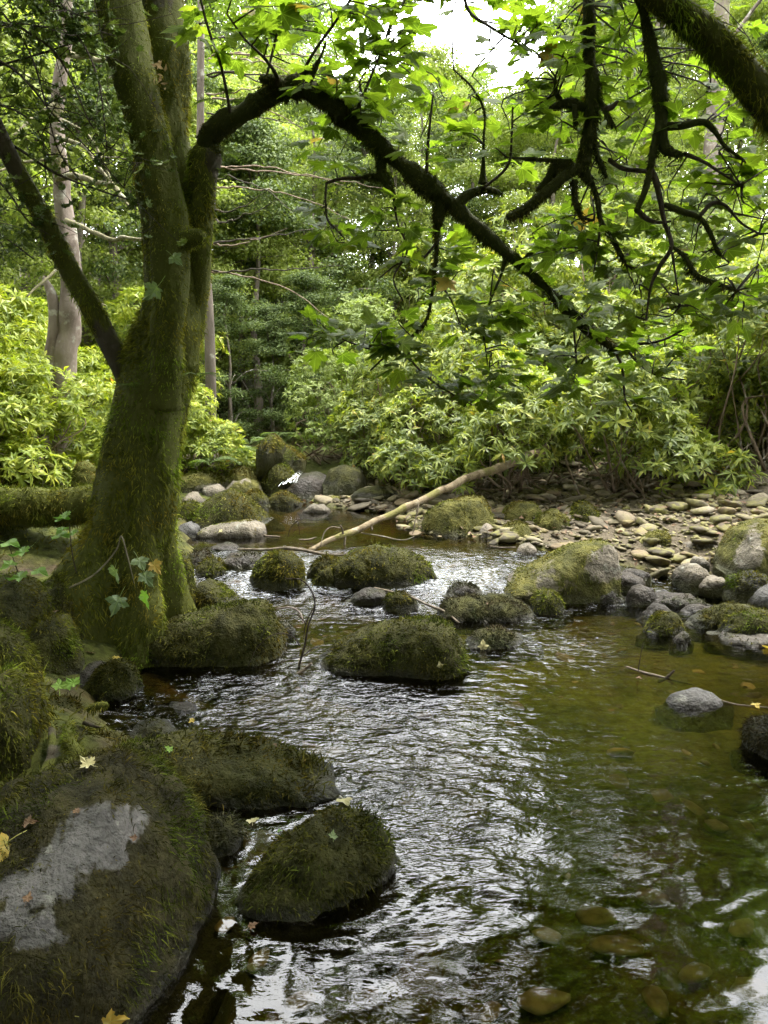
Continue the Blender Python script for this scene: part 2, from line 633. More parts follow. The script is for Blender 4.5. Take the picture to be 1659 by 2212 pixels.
M['bark'] = bark_mat('mossy_bark', (.03, .026, .018), (.065, .055, .038), (.055, .06, .012), lf=.08)
M['bark_branch'] = bark_mat('branch_bark', (.035, .03, .022), (.07, .06, .045), (.03, .034, .01))
M['bark_pale'] = bark_mat('pale_bark', (.11, .085, .068), (.22, .18, .15), (.14, .14, .04), 6, .5)
M['bark_grey'] = bark_mat('grey_trunk_bark', (.08, .066, .054), (.17, .14, .115), (.11, .12, .035), 5, .3)
M['twig'] = bark_mat('dark_twig', (.03, .024, .018), (.06, .048, .036), (.05, .05, .015), 20, .5, lf=.0)
M['twig_pale'] = bark_mat('lichen_twig', (.11, .095, .065), (.22, .195, .135), (.2, .2, .06), 20, .5)
M['stem'] = bark_mat('shrub_stem', (.10, .07, .05), (.22, .165, .12), (.1, .1, .03), 14, .4)
M['log'] = bark_mat('dead_log', (.10, .075, .045), (.24, .19, .12), (.13, .12, .04), 14, .5, lf=.3)
M['drift'] = bark_mat('driftwood', (.075, .06, .045), (.19, .155, .115), (.15, .13, .1), 16, .5, lf=.2)


def simple_mat(name, c1, c2, rough=.6, trans=0.0):
    b = MatB(name)
    g = b.n('NewGeometry')
    c = b.mix(c1, c2, b.rng(b.noise(30, 4, vec=g.outputs['Position']), .35, .65))
    p = b.pbsdf(c, rough)
    if trans:
        tr = b.n('BsdfTranslucent', Color=c)
        mx = b.n('MixShader', Fac=trans)
        b.t.links.new(p, mx.inputs[1])
        b.t.links.new(tr.outputs[0], mx.inputs[2])
        p = mx.outputs[0]
    return b.out(p)


M['leaf_brown'] = simple_mat('dry_leaf', (.085, .045, .022), (.17, .10, .05), .6, .2)
M['leaf_pale'] = simple_mat('pale_leaf', (.36, .32, .15), (.46, .42, .22), .5, .2)
M['leaf_green'] = leaf_mat('sapling_leaf', [(0, (.12, .22, .04)), (1, (.2, .32, .06))], .5, (1.1, 1.4, .5), .5, .3, True)
M['leaf_grey'] = leaf_mat('pale_underside_leaf', [(0, (.09, .13, .06)), (1, (.15, .19, .09))], .35, (1.1, 1.3, .5), .5, .3, True)
M['seed'] = simple_mat('dry_seed', (.35, .24, .12), (.52, .38, .22), .7, .2)
M['amber'] = simple_mat('amber_bed_stone', (.19, .14, .07), (.36, .28, .15), .7)
# ------------------------------------------------------------------ terrain and water
def zwat(x, y):
    return 0.20 * sstep(4.95, 6.05, y + 0.10 * np.sin(x * 2.1)) + 0.20 * sstep(9.1, 9.45, y) + 0.06 * np.maximum(0, y - 9.5)


_L = [(480, 2500, 0), (470, 2050, 0), (440, 1800, 0), (230, 1600, 0), (180, 1500, 0), (300, 1425, 0), (330, 1390, 0), (400, 1290, .05),
      (415, 1225, .12), (395, 1170, .2), (400, 1140, .2), (540, 1095, .2), (585, 1070, .2), (598, 1052, .22)]
_R = [(2900, 2500, 0), (2350, 1900, 0), (1900, 1430, 0), (1720, 1300, .02), (1560, 1262, .08), (1350, 1222, .14), (1190, 1190, .2),
      (1075, 1166, .2), (900, 1152, .2), (868, 1112, .2), (700, 1095, .2), (660, 1075, .2), (652, 1052, .22)]


def _edge(lst, tail):
    w = np.array([G(*q)[:2] for q in lst])
    w = w[np.argsort(w[:, 1])]
    return np.append(w[:, 1], [12, 18, 40, 400]), np.append(w[:, 0], tail)


_ly, _lx = _edge(_L, [-1.75, -2.3, -3, -3])
_ry, _rx = _edge(_R, [-1.2, -1.7, -2.4, -2.4])


def gz(x, y, detail=True):
    x = np.asarray(x, float)
    y = np.asarray(y, float)
    xl = np.interp(y, _ly, _lx)
    xr = np.interp(y, _ry, _rx)
    zw = zwat(x, y)
    dl, dr = xl - x, x - xr
    din = np.minimum(-dl, -dr)
    near = 1 - sstep(6.5, 8.5, y)
    dc = [G(700, 1900, 0), G(980, 1760, 0), G(420, 1480, 0), G(850, 1520, 0), G(600, 2100, 0)]
    deep = np.clip(sum(np.exp(-(((x - q[0]) / .42) ** 2 + ((y - q[1]) / .42) ** 2)) for q in dc), 0, 1)
    bed = zw - 0.03 - (0.055 + .15 * deep) * sstep(0, .55, din) * (0.35 + 0.65 * (1 - sstep(4.6, 6.0, y) * sstep(9, 5.5, y)))
    lb = zw + 0.06 - .22 * sstep(2.9, 2.3, y) + 0.40 * sstep(1.4, 3.2, y) * (1 - .8 * sstep(6.2, 7.6, y) * sstep(2.6, 1.2, dl)) * (1 - np.exp(-np.maximum(dl, 0) * 1.3)) + 0.10 * np.maximum(0, dl - 1.0)
    rb = zw + 0.015 + 0.075 * np.maximum(dr, 0) * sstep(16, 5, np.maximum(dr, 0)) + 0.25 * sstep(2.6, 5.5, dr)
    z = np.where(dl > 0, lb, np.where(dr > 0, rb, bed))
    hill = 0.16 * np.maximum(0, y - 9.0) * sstep(0.0, 2.2, np.maximum(dl, dr))
    hill = np.where(y > 32, 0.16 * 23 + 0.04 * (y - 32), hill) if np.ndim(y) else hill
    z = z + np.minimum(hill, 6.0)
    if detail:
        p = np.stack([x, y, np.zeros_like(x)], -1).reshape(-1, 3)
        z = z + (0.05 * fbm(p * 1.7, 4, 31).reshape(x.shape)) * sstep(-.1, .6, -din) + 0.02 * fbm(p * 6, 3, 37).reshape(x.shape)
    return z, dl, dr, din


def grid(xs, ys):
    X, Yg = np.meshgrid(xs, ys)
    ny, nx = X.shape
    i = np.arange(ny - 1)[:, None] * nx
    j = np.arange(nx - 1)[None, :]
    Q = np.stack([i + j, i + j + 1, i + nx + j + 1, i + nx + j], -1).reshape(-1, 4)
    return X.ravel(), Yg.ravel(), Q


xs = np.concatenate([-np.geomspace(400, 5.2, 26), np.arange(-5, 6.01, .07), np.geomspace(6.3, 400, 26)])
ys = np.concatenate([-np.geomspace(300, 1.5, 14), np.arange(-1, 13, .07), np.geomspace(13.2, 600, 40)])
gx, gy, gq = grid(xs, ys)
gzv, _dl, _dr, _din = gz(gx, gy)
gravel = sstep(0, .15, _dr) * sstep(8.7, 7.9, gy) * sstep(5.6, 4.2, _dr) * (gy > 4.2)
_ac = [G(1330, 1640, -.2), G(1150, 1480, -.2), G(1500, 1430, -.2), G(1050, 1560, -.2)]
algae = np.clip(sum(np.exp(-(((gx - q[0]) / .5) ** 2 + ((gy - q[1]) / .6) ** 2)) for q in _ac), 0, 1)
ground = ob('ground', mesh('ground', np.stack([gx, gy, gzv], 1), gq, M['ground'],
                           attrs={'bed': sstep(-.05, .06, _din), 'gravel': gravel, 'algae': algae}), kind='structure')

# ------------------------------------------------------------------ stones: bar of pebbles, bed stones
RS = np.random.default_rng(5)


def ico(sub):
    t = (1 + 5 ** .5) / 2
    v = [(-1, t, 0), (1, t, 0), (-1, -t, 0), (1, -t, 0), (0, -1, t), (0, 1, t), (0, -1, -t), (0, 1, -t), (t, 0, -1), (t, 0, 1), (-t, 0, -1), (-t, 0, 1)]
    f = [(0, 11, 5), (0, 5, 1), (0, 1, 7), (0, 7, 10), (0, 10, 11), (1, 5, 9), (5, 11, 4), (11, 10, 2), (10, 7, 6), (7, 1, 8), (3, 9, 4), (3, 4, 2), (3, 2, 6),
         (3, 6, 8), (3, 8, 9), (4, 9, 5), (2, 4, 11), (6, 2, 10), (8, 6, 7), (9, 8, 1)]
    v = [tuple(unit(np.array(x, float))) for x in v]
    for _ in range(sub):
        c, nf = {}, []

        def mid(a, b):
            k = (min(a, b), max(a, b))
            if k not in c:
                v.append(tuple(unit(np.array(v[a]) + np.array(v[b]))))
                c[k] = len(v) - 1
            return c[k]
        for a, b, d in f:
            x, y, z = mid(a, b), mid(b, d), mid(d, a)
            nf += [(a, x, z), (b, y, x), (d, z, y), (x, y, z)]
        f = nf
    return np.array(v), np.array(f)


IC1, IF1 = ico(1)
OC = np.array([[1, 0, 0], [-1, 0, 0], [0, 1, 0], [0, -1, 0], [0, 0, 1], [0, 0, -1.]])
OC = np.vstack([OC, [unit(OC[a] + OC[b]) for a, b in ((0, 2), (2, 1), (1, 3), (3, 0), (0, 4), (2, 4), (1, 4), (3, 4), (0, 5), (2, 5), (1, 5), (3, 5))]])
OFc = np.array([[0, 6, 10], [2, 11, 6], [4, 10, 11], [6, 11, 10], [2, 7, 11], [1, 12, 7], [4, 11, 12], [7, 12, 11], [1, 8, 12], [3, 13, 8], [4, 12, 13], [8, 13, 12], [3, 9, 13], [0, 10, 9], [4, 13, 10], [9, 10, 13],
                [0, 14, 6], [2, 6, 15], [6, 14, 15], [2, 15, 7], [1, 7, 16], [7, 15, 16], [1, 16, 8], [3, 8, 17], [8, 16, 17], [3, 17, 9], [0, 9, 14], [9, 17, 14]])
IC2, IF2 = ico(2)


def pebble_shape(seed, base=IC1):
    r = np.random.default_rng(seed)
    v = base.copy()
    for _ in range(8):
        n = unit(r.normal(size=3))
        d = r.uniform(.5, .85)
        k = v @ n
        v = v - np.maximum(k - d, 0)[:, None] * n * .9
    v = v * (1 + .12 * vnoise(v * 1.8 + seed, seed)[:, None])
    return v * np.array([1, r.uniform(.6, .85), r.uniform(.18, .34)])


PS = [pebble_shape(40 + k, IC1 if k < 8 else OC) for k in range(16)]


def place_stones(n, sampler, size, z_sink, rs):
    pos = sampler(n, rs)
    s = size(len(pos), rs)
    z = gz(pos[:, 0], pos[:, 1])[0]
    return np.column_stack([pos, z + s * z_sink]), s


def bar_sampler(n, rs):
    out = []
    while sum(map(len, out)) < n:
        c = rs.random((4000, 2)) * np.array([6.5, 5.2]) + np.array([-1.3, 4.4])
        _, dl, dr, din = gz(c[:, 0], c[:, 1], False)
        k = (dr > -.12) & (c[:, 1] < 9.3) & (dr < 3.6) & (c[:, 1] > 4.6)
        out.append(c[k])
    return np.concatenate(out)[:n]


def bed_sampler(n, rs):
    out = []
    while sum(map(len, out)) < n:
        c = rs.random((3000, 2)) * np.array([4.0, 5.5]) + np.array([-1.3, .9])
        _, dl, dr, din = gz(c[:, 0], c[:, 1], False)
        out.append(c[din > .0])
    return np.concatenate(out)[:n]


def all_sampler(n, rs):
    return np.vstack([bar_sampler(int(n * .75), rs), bed_sampler(n - int(n * .75), rs)])


pos, s = place_stones(6600, bar_sampler, lambda n, r: np.where(r.random(n) < .04, r.uniform(.08, .15, n), r.gamma(2.4, .0115, n)).clip(.012, .15), .17, RS)
o_ = np.argsort(-s / np.hypot(pos[:, 0], pos[:, 1]))
big, rest = o_[:290], o_[290:]
pm = [mesh('stone', v, IF1 if k < 8 else OFc, M['pebble']) for k, v in enumerate(PS)]


def stone_rot(n, rs, tilt=.3):
    return frames(np.column_stack([rs.normal(size=(n, 2)) * tilt, np.ones(n)]), rs)


Rb = stone_rot(len(big), RS, .22)
for k, i in enumerate(big):
    o = ob('stone', pm[k % 8], ground)
    m_ = Matrix(Rb[k].tolist()).to_4x4()
    m_ = Matrix.Translation(pos[i]) @ m_ @ Matrix.Scale(s[i], 4)
    o.matrix_world = m_
parts = []
for k in range(8):
    idx = rest[k::8]
    parts.append(scatter(PS[8 + k], [OFc], pos[idx], stone_rot(len(idx), RS), s[idx]))
V, fs = join(parts)
litter = []
for k in range(3):
    n_ = 130
    lp = bar_sampler(n_, RS)
    lz = gz(lp[:, 0], lp[:, 1])[0]
    lv_, lf_ = np.array([[0, 0, 0], [.5, .28, .1], [1, 0, -.05], [.5, -.28, .12], [.5, 0, .02]]), [np.array([[0, 4, 1], [0, 3, 4], [4, 2, 1], [3, 2, 4]])]
    litter.append(scatter(lv_, lf_, np.column_stack([lp, lz + .045]), stone_rot(n_, RS, .5), RS.uniform(.03, .075, n_)))
LV_, LF_ = join(litter)
ob('leaf_litter', mesh('leaf_litter', LV_, LF_, M['leaf_brown'], smooth=False), ground, kind='stuff')
ob('pebbles', mesh('pebbles', V, fs, M['pebble']), ground, kind='stuff')

pos, s = place_stones(520, bed_sampler, lambda n, r: r.gamma(2.2, .022, n).clip(.015, .16), -.12, RS)
parts = []
for k in range(8):
    idx = np.arange(len(pos))[k::8]
    parts.append(scatter(PS[8 + k], [OFc], pos[idx], stone_rot(len(idx), RS), s[idx]))
V, fs = join(parts)
am = mesh('stone', PS[1] * np.array([1, 1.1, .6]) * (1 + .16 * vnoise(PS[1] * 3, 9))[:, None], IF1, M['amber'])
am2 = mesh('stone', PS[6] * np.array([1, 1.1, .6]) * (1 + .16 * vnoise(PS[6] * 3, 5))[:, None], IF1, M['amber'])
for k, (px, py, s_) in enumerate([(1330, 2065, .085), (1545, 1800, .05), (1175, 2165, .08), (1410, 1960, .06), (1500, 2130, .06), (1180, 2010, .05), (1600, 2020, .06), (1290, 1990, .07), (1060, 2180, .05), (1620, 2170, .07), (560, 2120, .05), (650, 2180, .05), (1420, 2190, .06), (1245, 1760, .035), (1480, 1640, .03), (490, 2060, .04)]):
    q_ = G(px, py, -.10)
    o = ob('stone', am if k % 2 else am2, ground)
    o.matrix_world = Matrix.Translation((q_[0], q_[1], float(gz(q_[:1], q_[1:2])[0][0]) + .025)) @ Matrix.Rotation(k * 1.7, 4, 'Z') @ Matrix.Scale(s_, 4)
ob('bed_stones', mesh('bed_stones', V, fs, M['bed']), ground, kind='stuff')

# moss carpet of the left bank
mk_ = (_dl > .02) & (gx > -5) & (gx < 0) & (gy > 1.2) & (gy < 9.5)
mn = mk_.astype(float) * sstep(-.35, .1, fbm(np.stack([gx, gy, gx * 0], 1) * 1.8, 3, 44))
sel = gq[mk_[gq].all(1)]
GV = np.stack([gx, gy, gzv], 1)
r_ = fur(GV, [sel], mn * (.35 + .65 * sstep(5, 3.5, gy)), 9000, .04, .007, np.random.default_rng(8), droop=.15, lift=.9, cap=40000)
ob('moss_carpet', mesh('moss_carpet', r_[0], r_[1], M['moss_green'], smooth=False), ground, kind='stuff')
# ------------------------------------------------------------------ boulders: each lofted from its own outline
RK = np.random.default_rng(11)
FURS = {'green': 'moss_green', 'dark': 'moss_dark', 'bright': 'moss_bright', 'wet': 'moss_wet', 'trunk': 'moss_trunk'}
rock_n = [0]
FOOT = []


def bb(x0, x1, y0, y1, sk=0.0, flat=.5):
    """outline of a plain rounded rock in a box; sk moves the crest left/right"""
    w, h = x1 - x0, y1 - y0
    c = .5 + sk * .3
    return [(x0, y1 - .12 * h), (x0 + .12 * w, y0 + h * .45), (x0 + (c - .2) * w, y0 + h * .10), (x0 + c * w, y0), (x0 + (c + .2) * w, y0 + h * .12),
            (x0 + .9 * w, y0 + h * .48), (x1, y1 - .12 * h)]


def rock(label, pts, yb, z0, depth, mat='rock', moss=.8, furk='dark', fur_on=True, low=.3, pw=2.6, skew=None, lean=0.0, amp=.05, res=None,
         group='boulders in and beside the stream', name='boulder', bare=None, furlen=1.0, cat='boulder', wetline=.05, facets=6, cush=1.0):
    rock_n[0] += 1
    sd_ = rock_n[0]
    rg = np.random.default_rng(1000 + sd_)
    pts = sorted(pts)
    cx = np.mean([q[0] for q in pts])
    Y0 = G(cx, yb, z0)[1]
    Yc = Y0 + depth * .45
    Wp = np.array([P(x, y, Yc + (.18 * depth if Y0 > 2.9 else 0)) for x, y in pts])
    X0, X1 = Wp[0, 0], Wp[-1, 0]
    if abs(z0 - zwat(np.array([cx * 0]), np.array([Y0]))[0]) < .08:
        FOOT.append(((X0 + X1) / 2, Yc, (X1 - X0) / 2, depth / 2, z0))
    dist = Y0
    if res is None:
        res = int(np.clip((pts[-1][0] - pts[0][0]) * .27, 22, 84))
    nu, na = res, max(24, int(res * .75))
    s = -np.cos(np.linspace(0.0, math.pi, nu)) * .9985
    s = .65 * s + .35 * np.linspace(-.9985, .9985, nu)
    X = X0 + (X1 - X0) * (s + 1) / 2
    top = np.interp(X, Wp[:, 0], Wp[:, 2])
    k = np.ones(5) / 5
    pad = np.pad(top, 2, 'edge')
    top = .5 * top + .5 * np.convolve(pad, k, 'valid')
    zm = z0 - .02
    top = zm + np.maximum(top - zm, .01) * (1 - np.abs(s) ** 14) ** .5
    d = depth / 2 * (1 - np.abs(s) ** (2.8 if pw < 2.9 else 7)) ** .5 * (1 + .12 * vnoise(np.stack([s * 2.2, s * 0 + sd_, s * 0], 1), 3))
    skew = rg.uniform(-.35, .35) if skew is None else skew
    a = np.linspace(0, 2 * math.pi, na, endpoint=False)
    e = 2 / pw
    ca = np.sign(np.cos(a)) * np.abs(np.cos(a)) ** e
    sa = np.sign(np.sin(a)) * np.abs(np.sin(a)) ** e
    zz = np.where(sa[None] > 0, zm + (top - zm)[:, None] * sa[None], zm + low * (1 - np.abs(s) ** 6)[:, None] * sa[None])
    tt = np.maximum(-np.sin(a), 0)
    sp_ = 1 + (.9 if abs(z0 - zwat(np.array([0.]), np.array([Y0]))[0]) < .05 else .1) * tt
    ca = np.where(tt > 0, np.sign(np.cos(a)) * np.minimum(1, (1 - tt) / .25), ca)
    sa = np.where(tt > 0, -tt, sa)
    yy = Yc + d[:, None] * ca[None] * sp_[None] + skew * depth * s[:, None] * .5 + lean * (zz - zm)
    xx = (X0 + X1) / 2 + (X - (X0 + X1) / 2)[:, None] * (.6 + .4 * sp_)[None]
    V = np.stack([xx, yy, zz], -1).reshape(-1, 3)
    size = max(X1 - X0, depth) * .5
    c = np.array([(X0 + X1) / 2, Yc, zm])
    nd = unit((V - c) / np.array([(X1 - X0) / 2 + .01, depth / 2, max(.05, (top - zm).max())]))
    V = V + nd * (size * amp * (fbm(V / size * 1.6 + sd_ * 3.1, 3, sd_) * 1.1 - .35 * np.abs(vnoise(V / size * 3.1, sd_ + 9))) + .006 * vnoise(V * 38, 4))[:, None] \
        * np.minimum(1, (1 - np.abs(np.repeat(s, na)) ** 8 + .25))[:, None]
    half = np.array([(X1 - X0) / 2 + .01, depth / 2, max(.05, (top - zm).max())])
    for _ in range(facets):
        pn = unit(rg.normal(size=3) * np.array([1, 1.1, .8]) + np.array([0, -.35, .25]))
        kk_ = ((V - c) / half) @ pn
        V = V - (np.maximum(kk_ - rg.uniform(.85, 1.08), 0) * .75)[:, None] * pn * half
    V = V + nd * (.011 * vnoise(V * 11, 14) + .008 * vnoise(V * 24, 16) + .004 * vnoise(V * 45, 15))[:, None] * cush
    i = np.arange(nu - 1)[:, None] * na
    j = np.arange(na)[None]
    j2 = (j + 1) % na
    Q = np.stack([i + j, i + j2, i + na + j2, i + na + j], -1).reshape(-1, 4)
    jj = np.arange(na)
    V = np.vstack([V, V[:na].mean(0), V[-na:].mean(0)])
    t1 = np.stack([np.full(na, len(V) - 2), (jj + 1) % na, jj], -1)
    l = (nu - 1) * na
    t2 = np.stack([np.full(na, len(V) - 1), l + jj, l + (jj + 1) % na], -1)
    fs = [Q, np.vstack([t1, t2])]
    # vertex normals for the moss mask
    T = tris(fs)
    N, A = facenorm(V, T)
    vn = np.zeros_like(V)
    for q_ in range(3):
        np.add.at(vn, T[:, q_], N * A[:, None])
    vn = unit(vn)
    nzv = fbm(V / size * 1.3 + 5, 4, sd_ + 20)
    m = sstep(.0, .3, moss * 1.5 - .55 + .55 * nzv + .18 * vn[:, 2])
    if bare is not None:
        for (bx, by, rx, ry) in bare:
            cpt = V[:, 0] - CAM[0]
            dpt = (V - CAM) @ np.array([0, CP, -SP])
            upx = (V - CAM) @ np.array([0, SP, CP])
            u_, v_ = 829.5 + cpt / dpt * F, 1106 - upx / dpt * F
            r2 = ((u_ - bx) / rx) ** 2 + ((v_ - by) / ry) ** 2
            m = m * (1 - .93 * sstep(1.3, .35, r2 + 1.3 * fbm(V * 10, 6, 77, .75)) * (vn[:, 2] > 0))
    sub_ = sstep(z0 + .0, z0 - .03, V[:, 2])
    wet = sstep(z0 + wetline, z0 + .01, V[:, 2] + .015 * nzv)
    if mat == 'rock_dark':
        wet = np.maximum(wet, .75)
    org = np.array([(X0 + X1) / 2, Yc, zm - low])
    o = ob(name, mesh(name, V - org, fs, M[mat], attrs={'moss': m, 'wet': wet, 'sub': sub_}), None, org, label, cat, group)
    if fur_on and moss > .25:
        wd = .0016 * dist * .62 * (1.7 if dist < 2.8 else 1.1)
        ln = (.012 + .0030 * dist) * furlen * (1.6 if dist < 2.8 else .9)
        dens = 1.15 / (wd * ln * .55)
        r = fur(V, fs, m * sstep(z0 + .0, z0 + .05, V[:, 2] + .03 * nzv) * (vn[:, 2] > -.6), dens, ln, wd, rg, droop=.75, lift=.55, cap=(21000 if dist < 2.8 else 11000) if dist < 4.5 else 3600)
        if r:
            ob('moss', mesh('moss', r[0] - org, r[1], M[FURS[furk]], smooth=False), o, kind='stuff')
    return o


# -- foreground
rock('huge low boulder at the bottom left corner, mossy with a bald grey patch', [(-260, 2000), (-140, 1860), (-40, 1785), (60, 1728), (150, 1690), (220, 1682), (290, 1712), (350, 1765), (400, 1830), (436, 1900), (456, 1975), (462, 2060)],
     2330, 0, 1.15, 'rock_grey', .9, 'dark', amp=.10, pw=2.3, bare=[(225, 1778, 100, 48), (165, 1850, 105, 48), (90, 1925, 100, 46), (45, 2005, 110, 44)], res=110, furlen=1.1, skew=.1, facets=9, lean=.0)
rock('long flat rock under dark moss reaching into the stream from the left', [(165, 1625), (230, 1605), (330, 1598), (450, 1600), (570, 1612), (650, 1638), (715, 1668), (790, 1708)],
     1742, 0, .5, 'rock', 1, 'dark', pw=1.9, amp=.05, skew=-.35)
rock('dark mossy hump in the water right of the bald grey boulder', [(525, 1905), (560, 1835), (620, 1785), (690, 1762), (755, 1770), (805, 1810), (862, 1875)],
     1972, 0, .36, 'rock', 1, 'dark', pw=1.8, skew=.5, amp=.07)
rock('small wet mossy rock between the bald boulder and the dark hump', [(418, 1830), (450, 1785), (495, 1765), (530, 1805)], 1850, 0, .2, 'rock', .95, 'wet')
rock('low mossy rock awash behind the long flat rock', [(245, 1590), (300, 1563), (350, 1552), (390, 1570), (412, 1588)], 1600, 0, .2, 'rock', 1, 'dark')
rock('barely submerged dark stone in the white ripples at left', [(330, 1535), (370, 1516), (420, 1512), (440, 1530)], 1540, 0, .16, 'rock_dark', .3, 'wet', fur_on=False)
rock('blunt mossy rock with a yellow leaf below the tree roots', [(160, 1500), (200, 1460), (240, 1420), (285, 1412), (310, 1440), (318, 1490)], 1512, 0, .3, 'rock', 1, 'dark', pw=2.4)
rock('rounded mossy lump at the left edge under the tree', [(50, 1400), (70, 1350), (110, 1320), (150, 1322), (182, 1355), (192, 1420)], 1470, .1, .4, 'rock', 1, 'green', low=.35)
rock('shaggy moss covered block at the far left above the root', [(-70, 1370), (-20, 1335), (40, 1335), (80, 1360), (97, 1400), (95, 1460)], 1520, .2, .35, 'rock', 1, 'green', low=.45, furlen=1.4)
rock('tall moss draped boulder at the left edge beside the root', [(-120, 1520), (-40, 1460), (20, 1450), (65, 1480), (95, 1560), (112, 1640)], 1705, .05, .42, 'rock', .9, 'green', low=.3, furlen=1.3)
rock('moss hummock ending in a twisted root at left', [(72, 1560), (90, 1520), (125, 1503), (165, 1515), (192, 1560)], 1582, .06, .22, 'rock', 1, 'dark', low=.25, furlen=1.3)
rock('mossy bank stone at the left edge below the seedlings', [(-80, 1260), (0, 1235), (70, 1240), (110, 1280), (125, 1330)], 1400, .25, .5, 'rock', 1, 'green', low=.5, furlen=1.3)
rock('moss mound left of the tree base', [(40, 1330), (70, 1270), (130, 1235), (190, 1240), (215, 1290), (225, 1340)], 1400, .15, .5, 'rock', 1, 'green', low=.5, furlen=1.3)
rock('dark wet stone in the hollow under the tree', [(150, 1470), (170, 1440), (210, 1425), (250, 1445), (262, 1475)], 1490, .02, .3, 'rock_dark', .2, fur_on=False)
rock('flat black stone at the water edge under the tree', [(240, 1420), (262, 1392), (300, 1380), (330, 1400)], 1430, .02, .35, 'rock_dark', .2, fur_on=False)
rock('mossy stone behind the bald boulder by the root', [(150, 1640), (175, 1600), (215, 1588), (262, 1600), (285, 1632)], 1655, .03, .28, 'rock', 1, 'dark')
rock('low mossy stone between root and hummock', [(60, 1640), (90, 1590), (130, 1575), (175, 1590), (190, 1640)], 1668, .06, .25, 'rock', 1, 'green', furlen=1.2)
# -- around the tree foot, mid stream
rock('large square dark mossy boulder right of the tree foot', [(312, 1375), (330, 1342), (420, 1317), (500, 1300), (572, 1288), (592, 1312), (612, 1350), (622, 1400)],
     1440, 0, .5, 'rock', 1, 'dark', pw=3.2, skew=.2, amp=.045, lean=.1)
rock('small dark stone behind the square boulder right end', [(585, 1362), (605, 1340), (625, 1342), (637, 1360)], 1368, 0, .12, 'rock_dark', .5, 'wet')
rock('sharp crested dark moss boulder alone in the middle of the stream', [(686, 1425), (740, 1387), (800, 1352), (870, 1337), (940, 1328), (978, 1335), (996, 1360), (1004, 1420)],
     1460, 0, .42, 'rock', 1, 'dark', pw=3.0, skew=-.25, amp=.04, lean=.12)
rock('leaning mossy wedge rock behind the square boulder', [(418, 1285), (428, 1258), (452, 1250), (490, 1270), (532, 1300)], 1308, .02, .3, 'rock', 1, 'green', pw=2.6)
rock('upright mossy stone against the tree foot', [(350, 1235), (365, 1195), (392, 1180), (418, 1212), (427, 1262)], 1305, .06, .35, 'rock', 1, 'green', low=.3)
rock('moss covered stone below the tree foot facing the water', [(300, 1310), (330, 1262), (365, 1246), (405, 1248), (421, 1300)], 1350, .04, .35, 'rock', 1, 'green', low=.3)
rock('olive moss cone rock standing left of the small spout', [(545, 1245), (556, 1210), (598, 1186), (638, 1190), (657, 1215), (660, 1245)], 1256, .1, .3, 'rock', 1, 'green', pw=2.5, low=.25)
rock('broad mossy dome boulder in the centre of the rapids', [(705, 1250), (722, 1208), (760, 1183), (820, 1172), (872, 1180), (916, 1207), (962, 1248)], 1264, .08, .5, 'rock', .95, 'green', pw=2.7, low=.3, skew=.1)
rock('dark shoulder stone left of the broad dome boulder', [(664, 1240), (680, 1210), (715, 1200), (742, 1215)], 1236, .14, .25, 'rock', .8, 'dark')
rock('small pointed stone propped against the dome boulder', [(670, 1262), (690, 1232), (716, 1221), (726, 1258)], 1268, .05, .14, 'rock', .6, 'green', pw=3.4)
rock('flat wet stone right of the dome boulder in foam', [(950, 1285), (975, 1262), (1010, 1256), (1045, 1278)], 1286, .06, .2, 'rock_dark', .5, 'wet')
rock('low twin humped dark moss rock in the foaming rapids', [(938, 1325), (958, 1290), (1010, 1280), (1040, 1288), (1080, 1281), (1130, 1300), (1174, 1332)], 1342, 0, .4, 'rock', .9, 'wet', low=.25)
rock('small round mossy stone crossed by a stick', [(822, 1305), (838, 1282), (868, 1275), (892, 1285), (904, 1308)], 1316, .02, .18, 'rock', 1, 'dark')
rock('low wet stone streaked by ripples left of the stick', [(758, 1290), (780, 1270), (815, 1267), (852, 1290)], 1297, .04, .18, 'rock_dark', .35, 'wet', fur_on=False)
rock('stone tufted with orange moss beside the leaning boulder', [(1143, 1305), (1155, 1278), (1180, 1272), (1208, 1285), (1224, 1315)], 1325, .01, .22, 'rock', .9, 'green')
rock('big leaning boulder with pale lichen above the rapids', [(1065, 1262), (1100, 1235), (1140, 1215), (1185, 1192), (1232, 1168), (1285, 1159), (1318, 1173), (1330, 1212), (1322, 1262)],
     1292, .05, .62, 'rock_pale', .47, 'green', pw=3.0, lean=-.12, low=.3, skew=.15, furlen=.7)
rock('flat moss skinned stone just awash right of the lone dark boulder', [(995, 1385), (1030, 1360), (1070, 1352), (1115, 1370), (1150, 1394)], 1402, 0, .3, 'rock', .9, 'wet', low=.2)
# -- right channel
rock('dark wet rounded rock at the right foot of the leaning boulder', [(1262, 1300), (1275, 1272), (1302, 1262), (1330, 1275), (1345, 1302)], 1308, .0, .22, 'rock_dark', .35, 'wet')
rock('shiny black hooked stone beside the side channel', [(1350, 1300), (1358, 1268), (1382, 1259), (1405, 1272), (1416, 1290)], 1306, .02, .18, 'rock_dark', 0, fur_on=False)
rock('flat grey stone washed by foam in the side channel', [(1362, 1302), (1390, 1284), (1440, 1278), (1495, 1284), (1530, 1302)], 1309, .02, .25, 'rock_dark', .3, 'wet')
rock('black angular wet stone below the foam washed stone', [(1386, 1330), (1400, 1306), (1422, 1298), (1452, 1318)], 1332, .0, .14, 'rock_dark', 0, fur_on=False, pw=3.4)
rock('second black flat stone right of the angular one', [(1465, 1322), (1490, 1306), (1530, 1304), (1540, 1316)], 1325, .0, .12, 'rock_dark', 0, fur_on=False)
rock('pointed mossy stone with a white skirt of ripples', [(1380, 1365), (1405, 1335), (1435, 1316), (1462, 1322), (1476, 1358)], 1374, .0, .2, 'rock', .9, 'green')
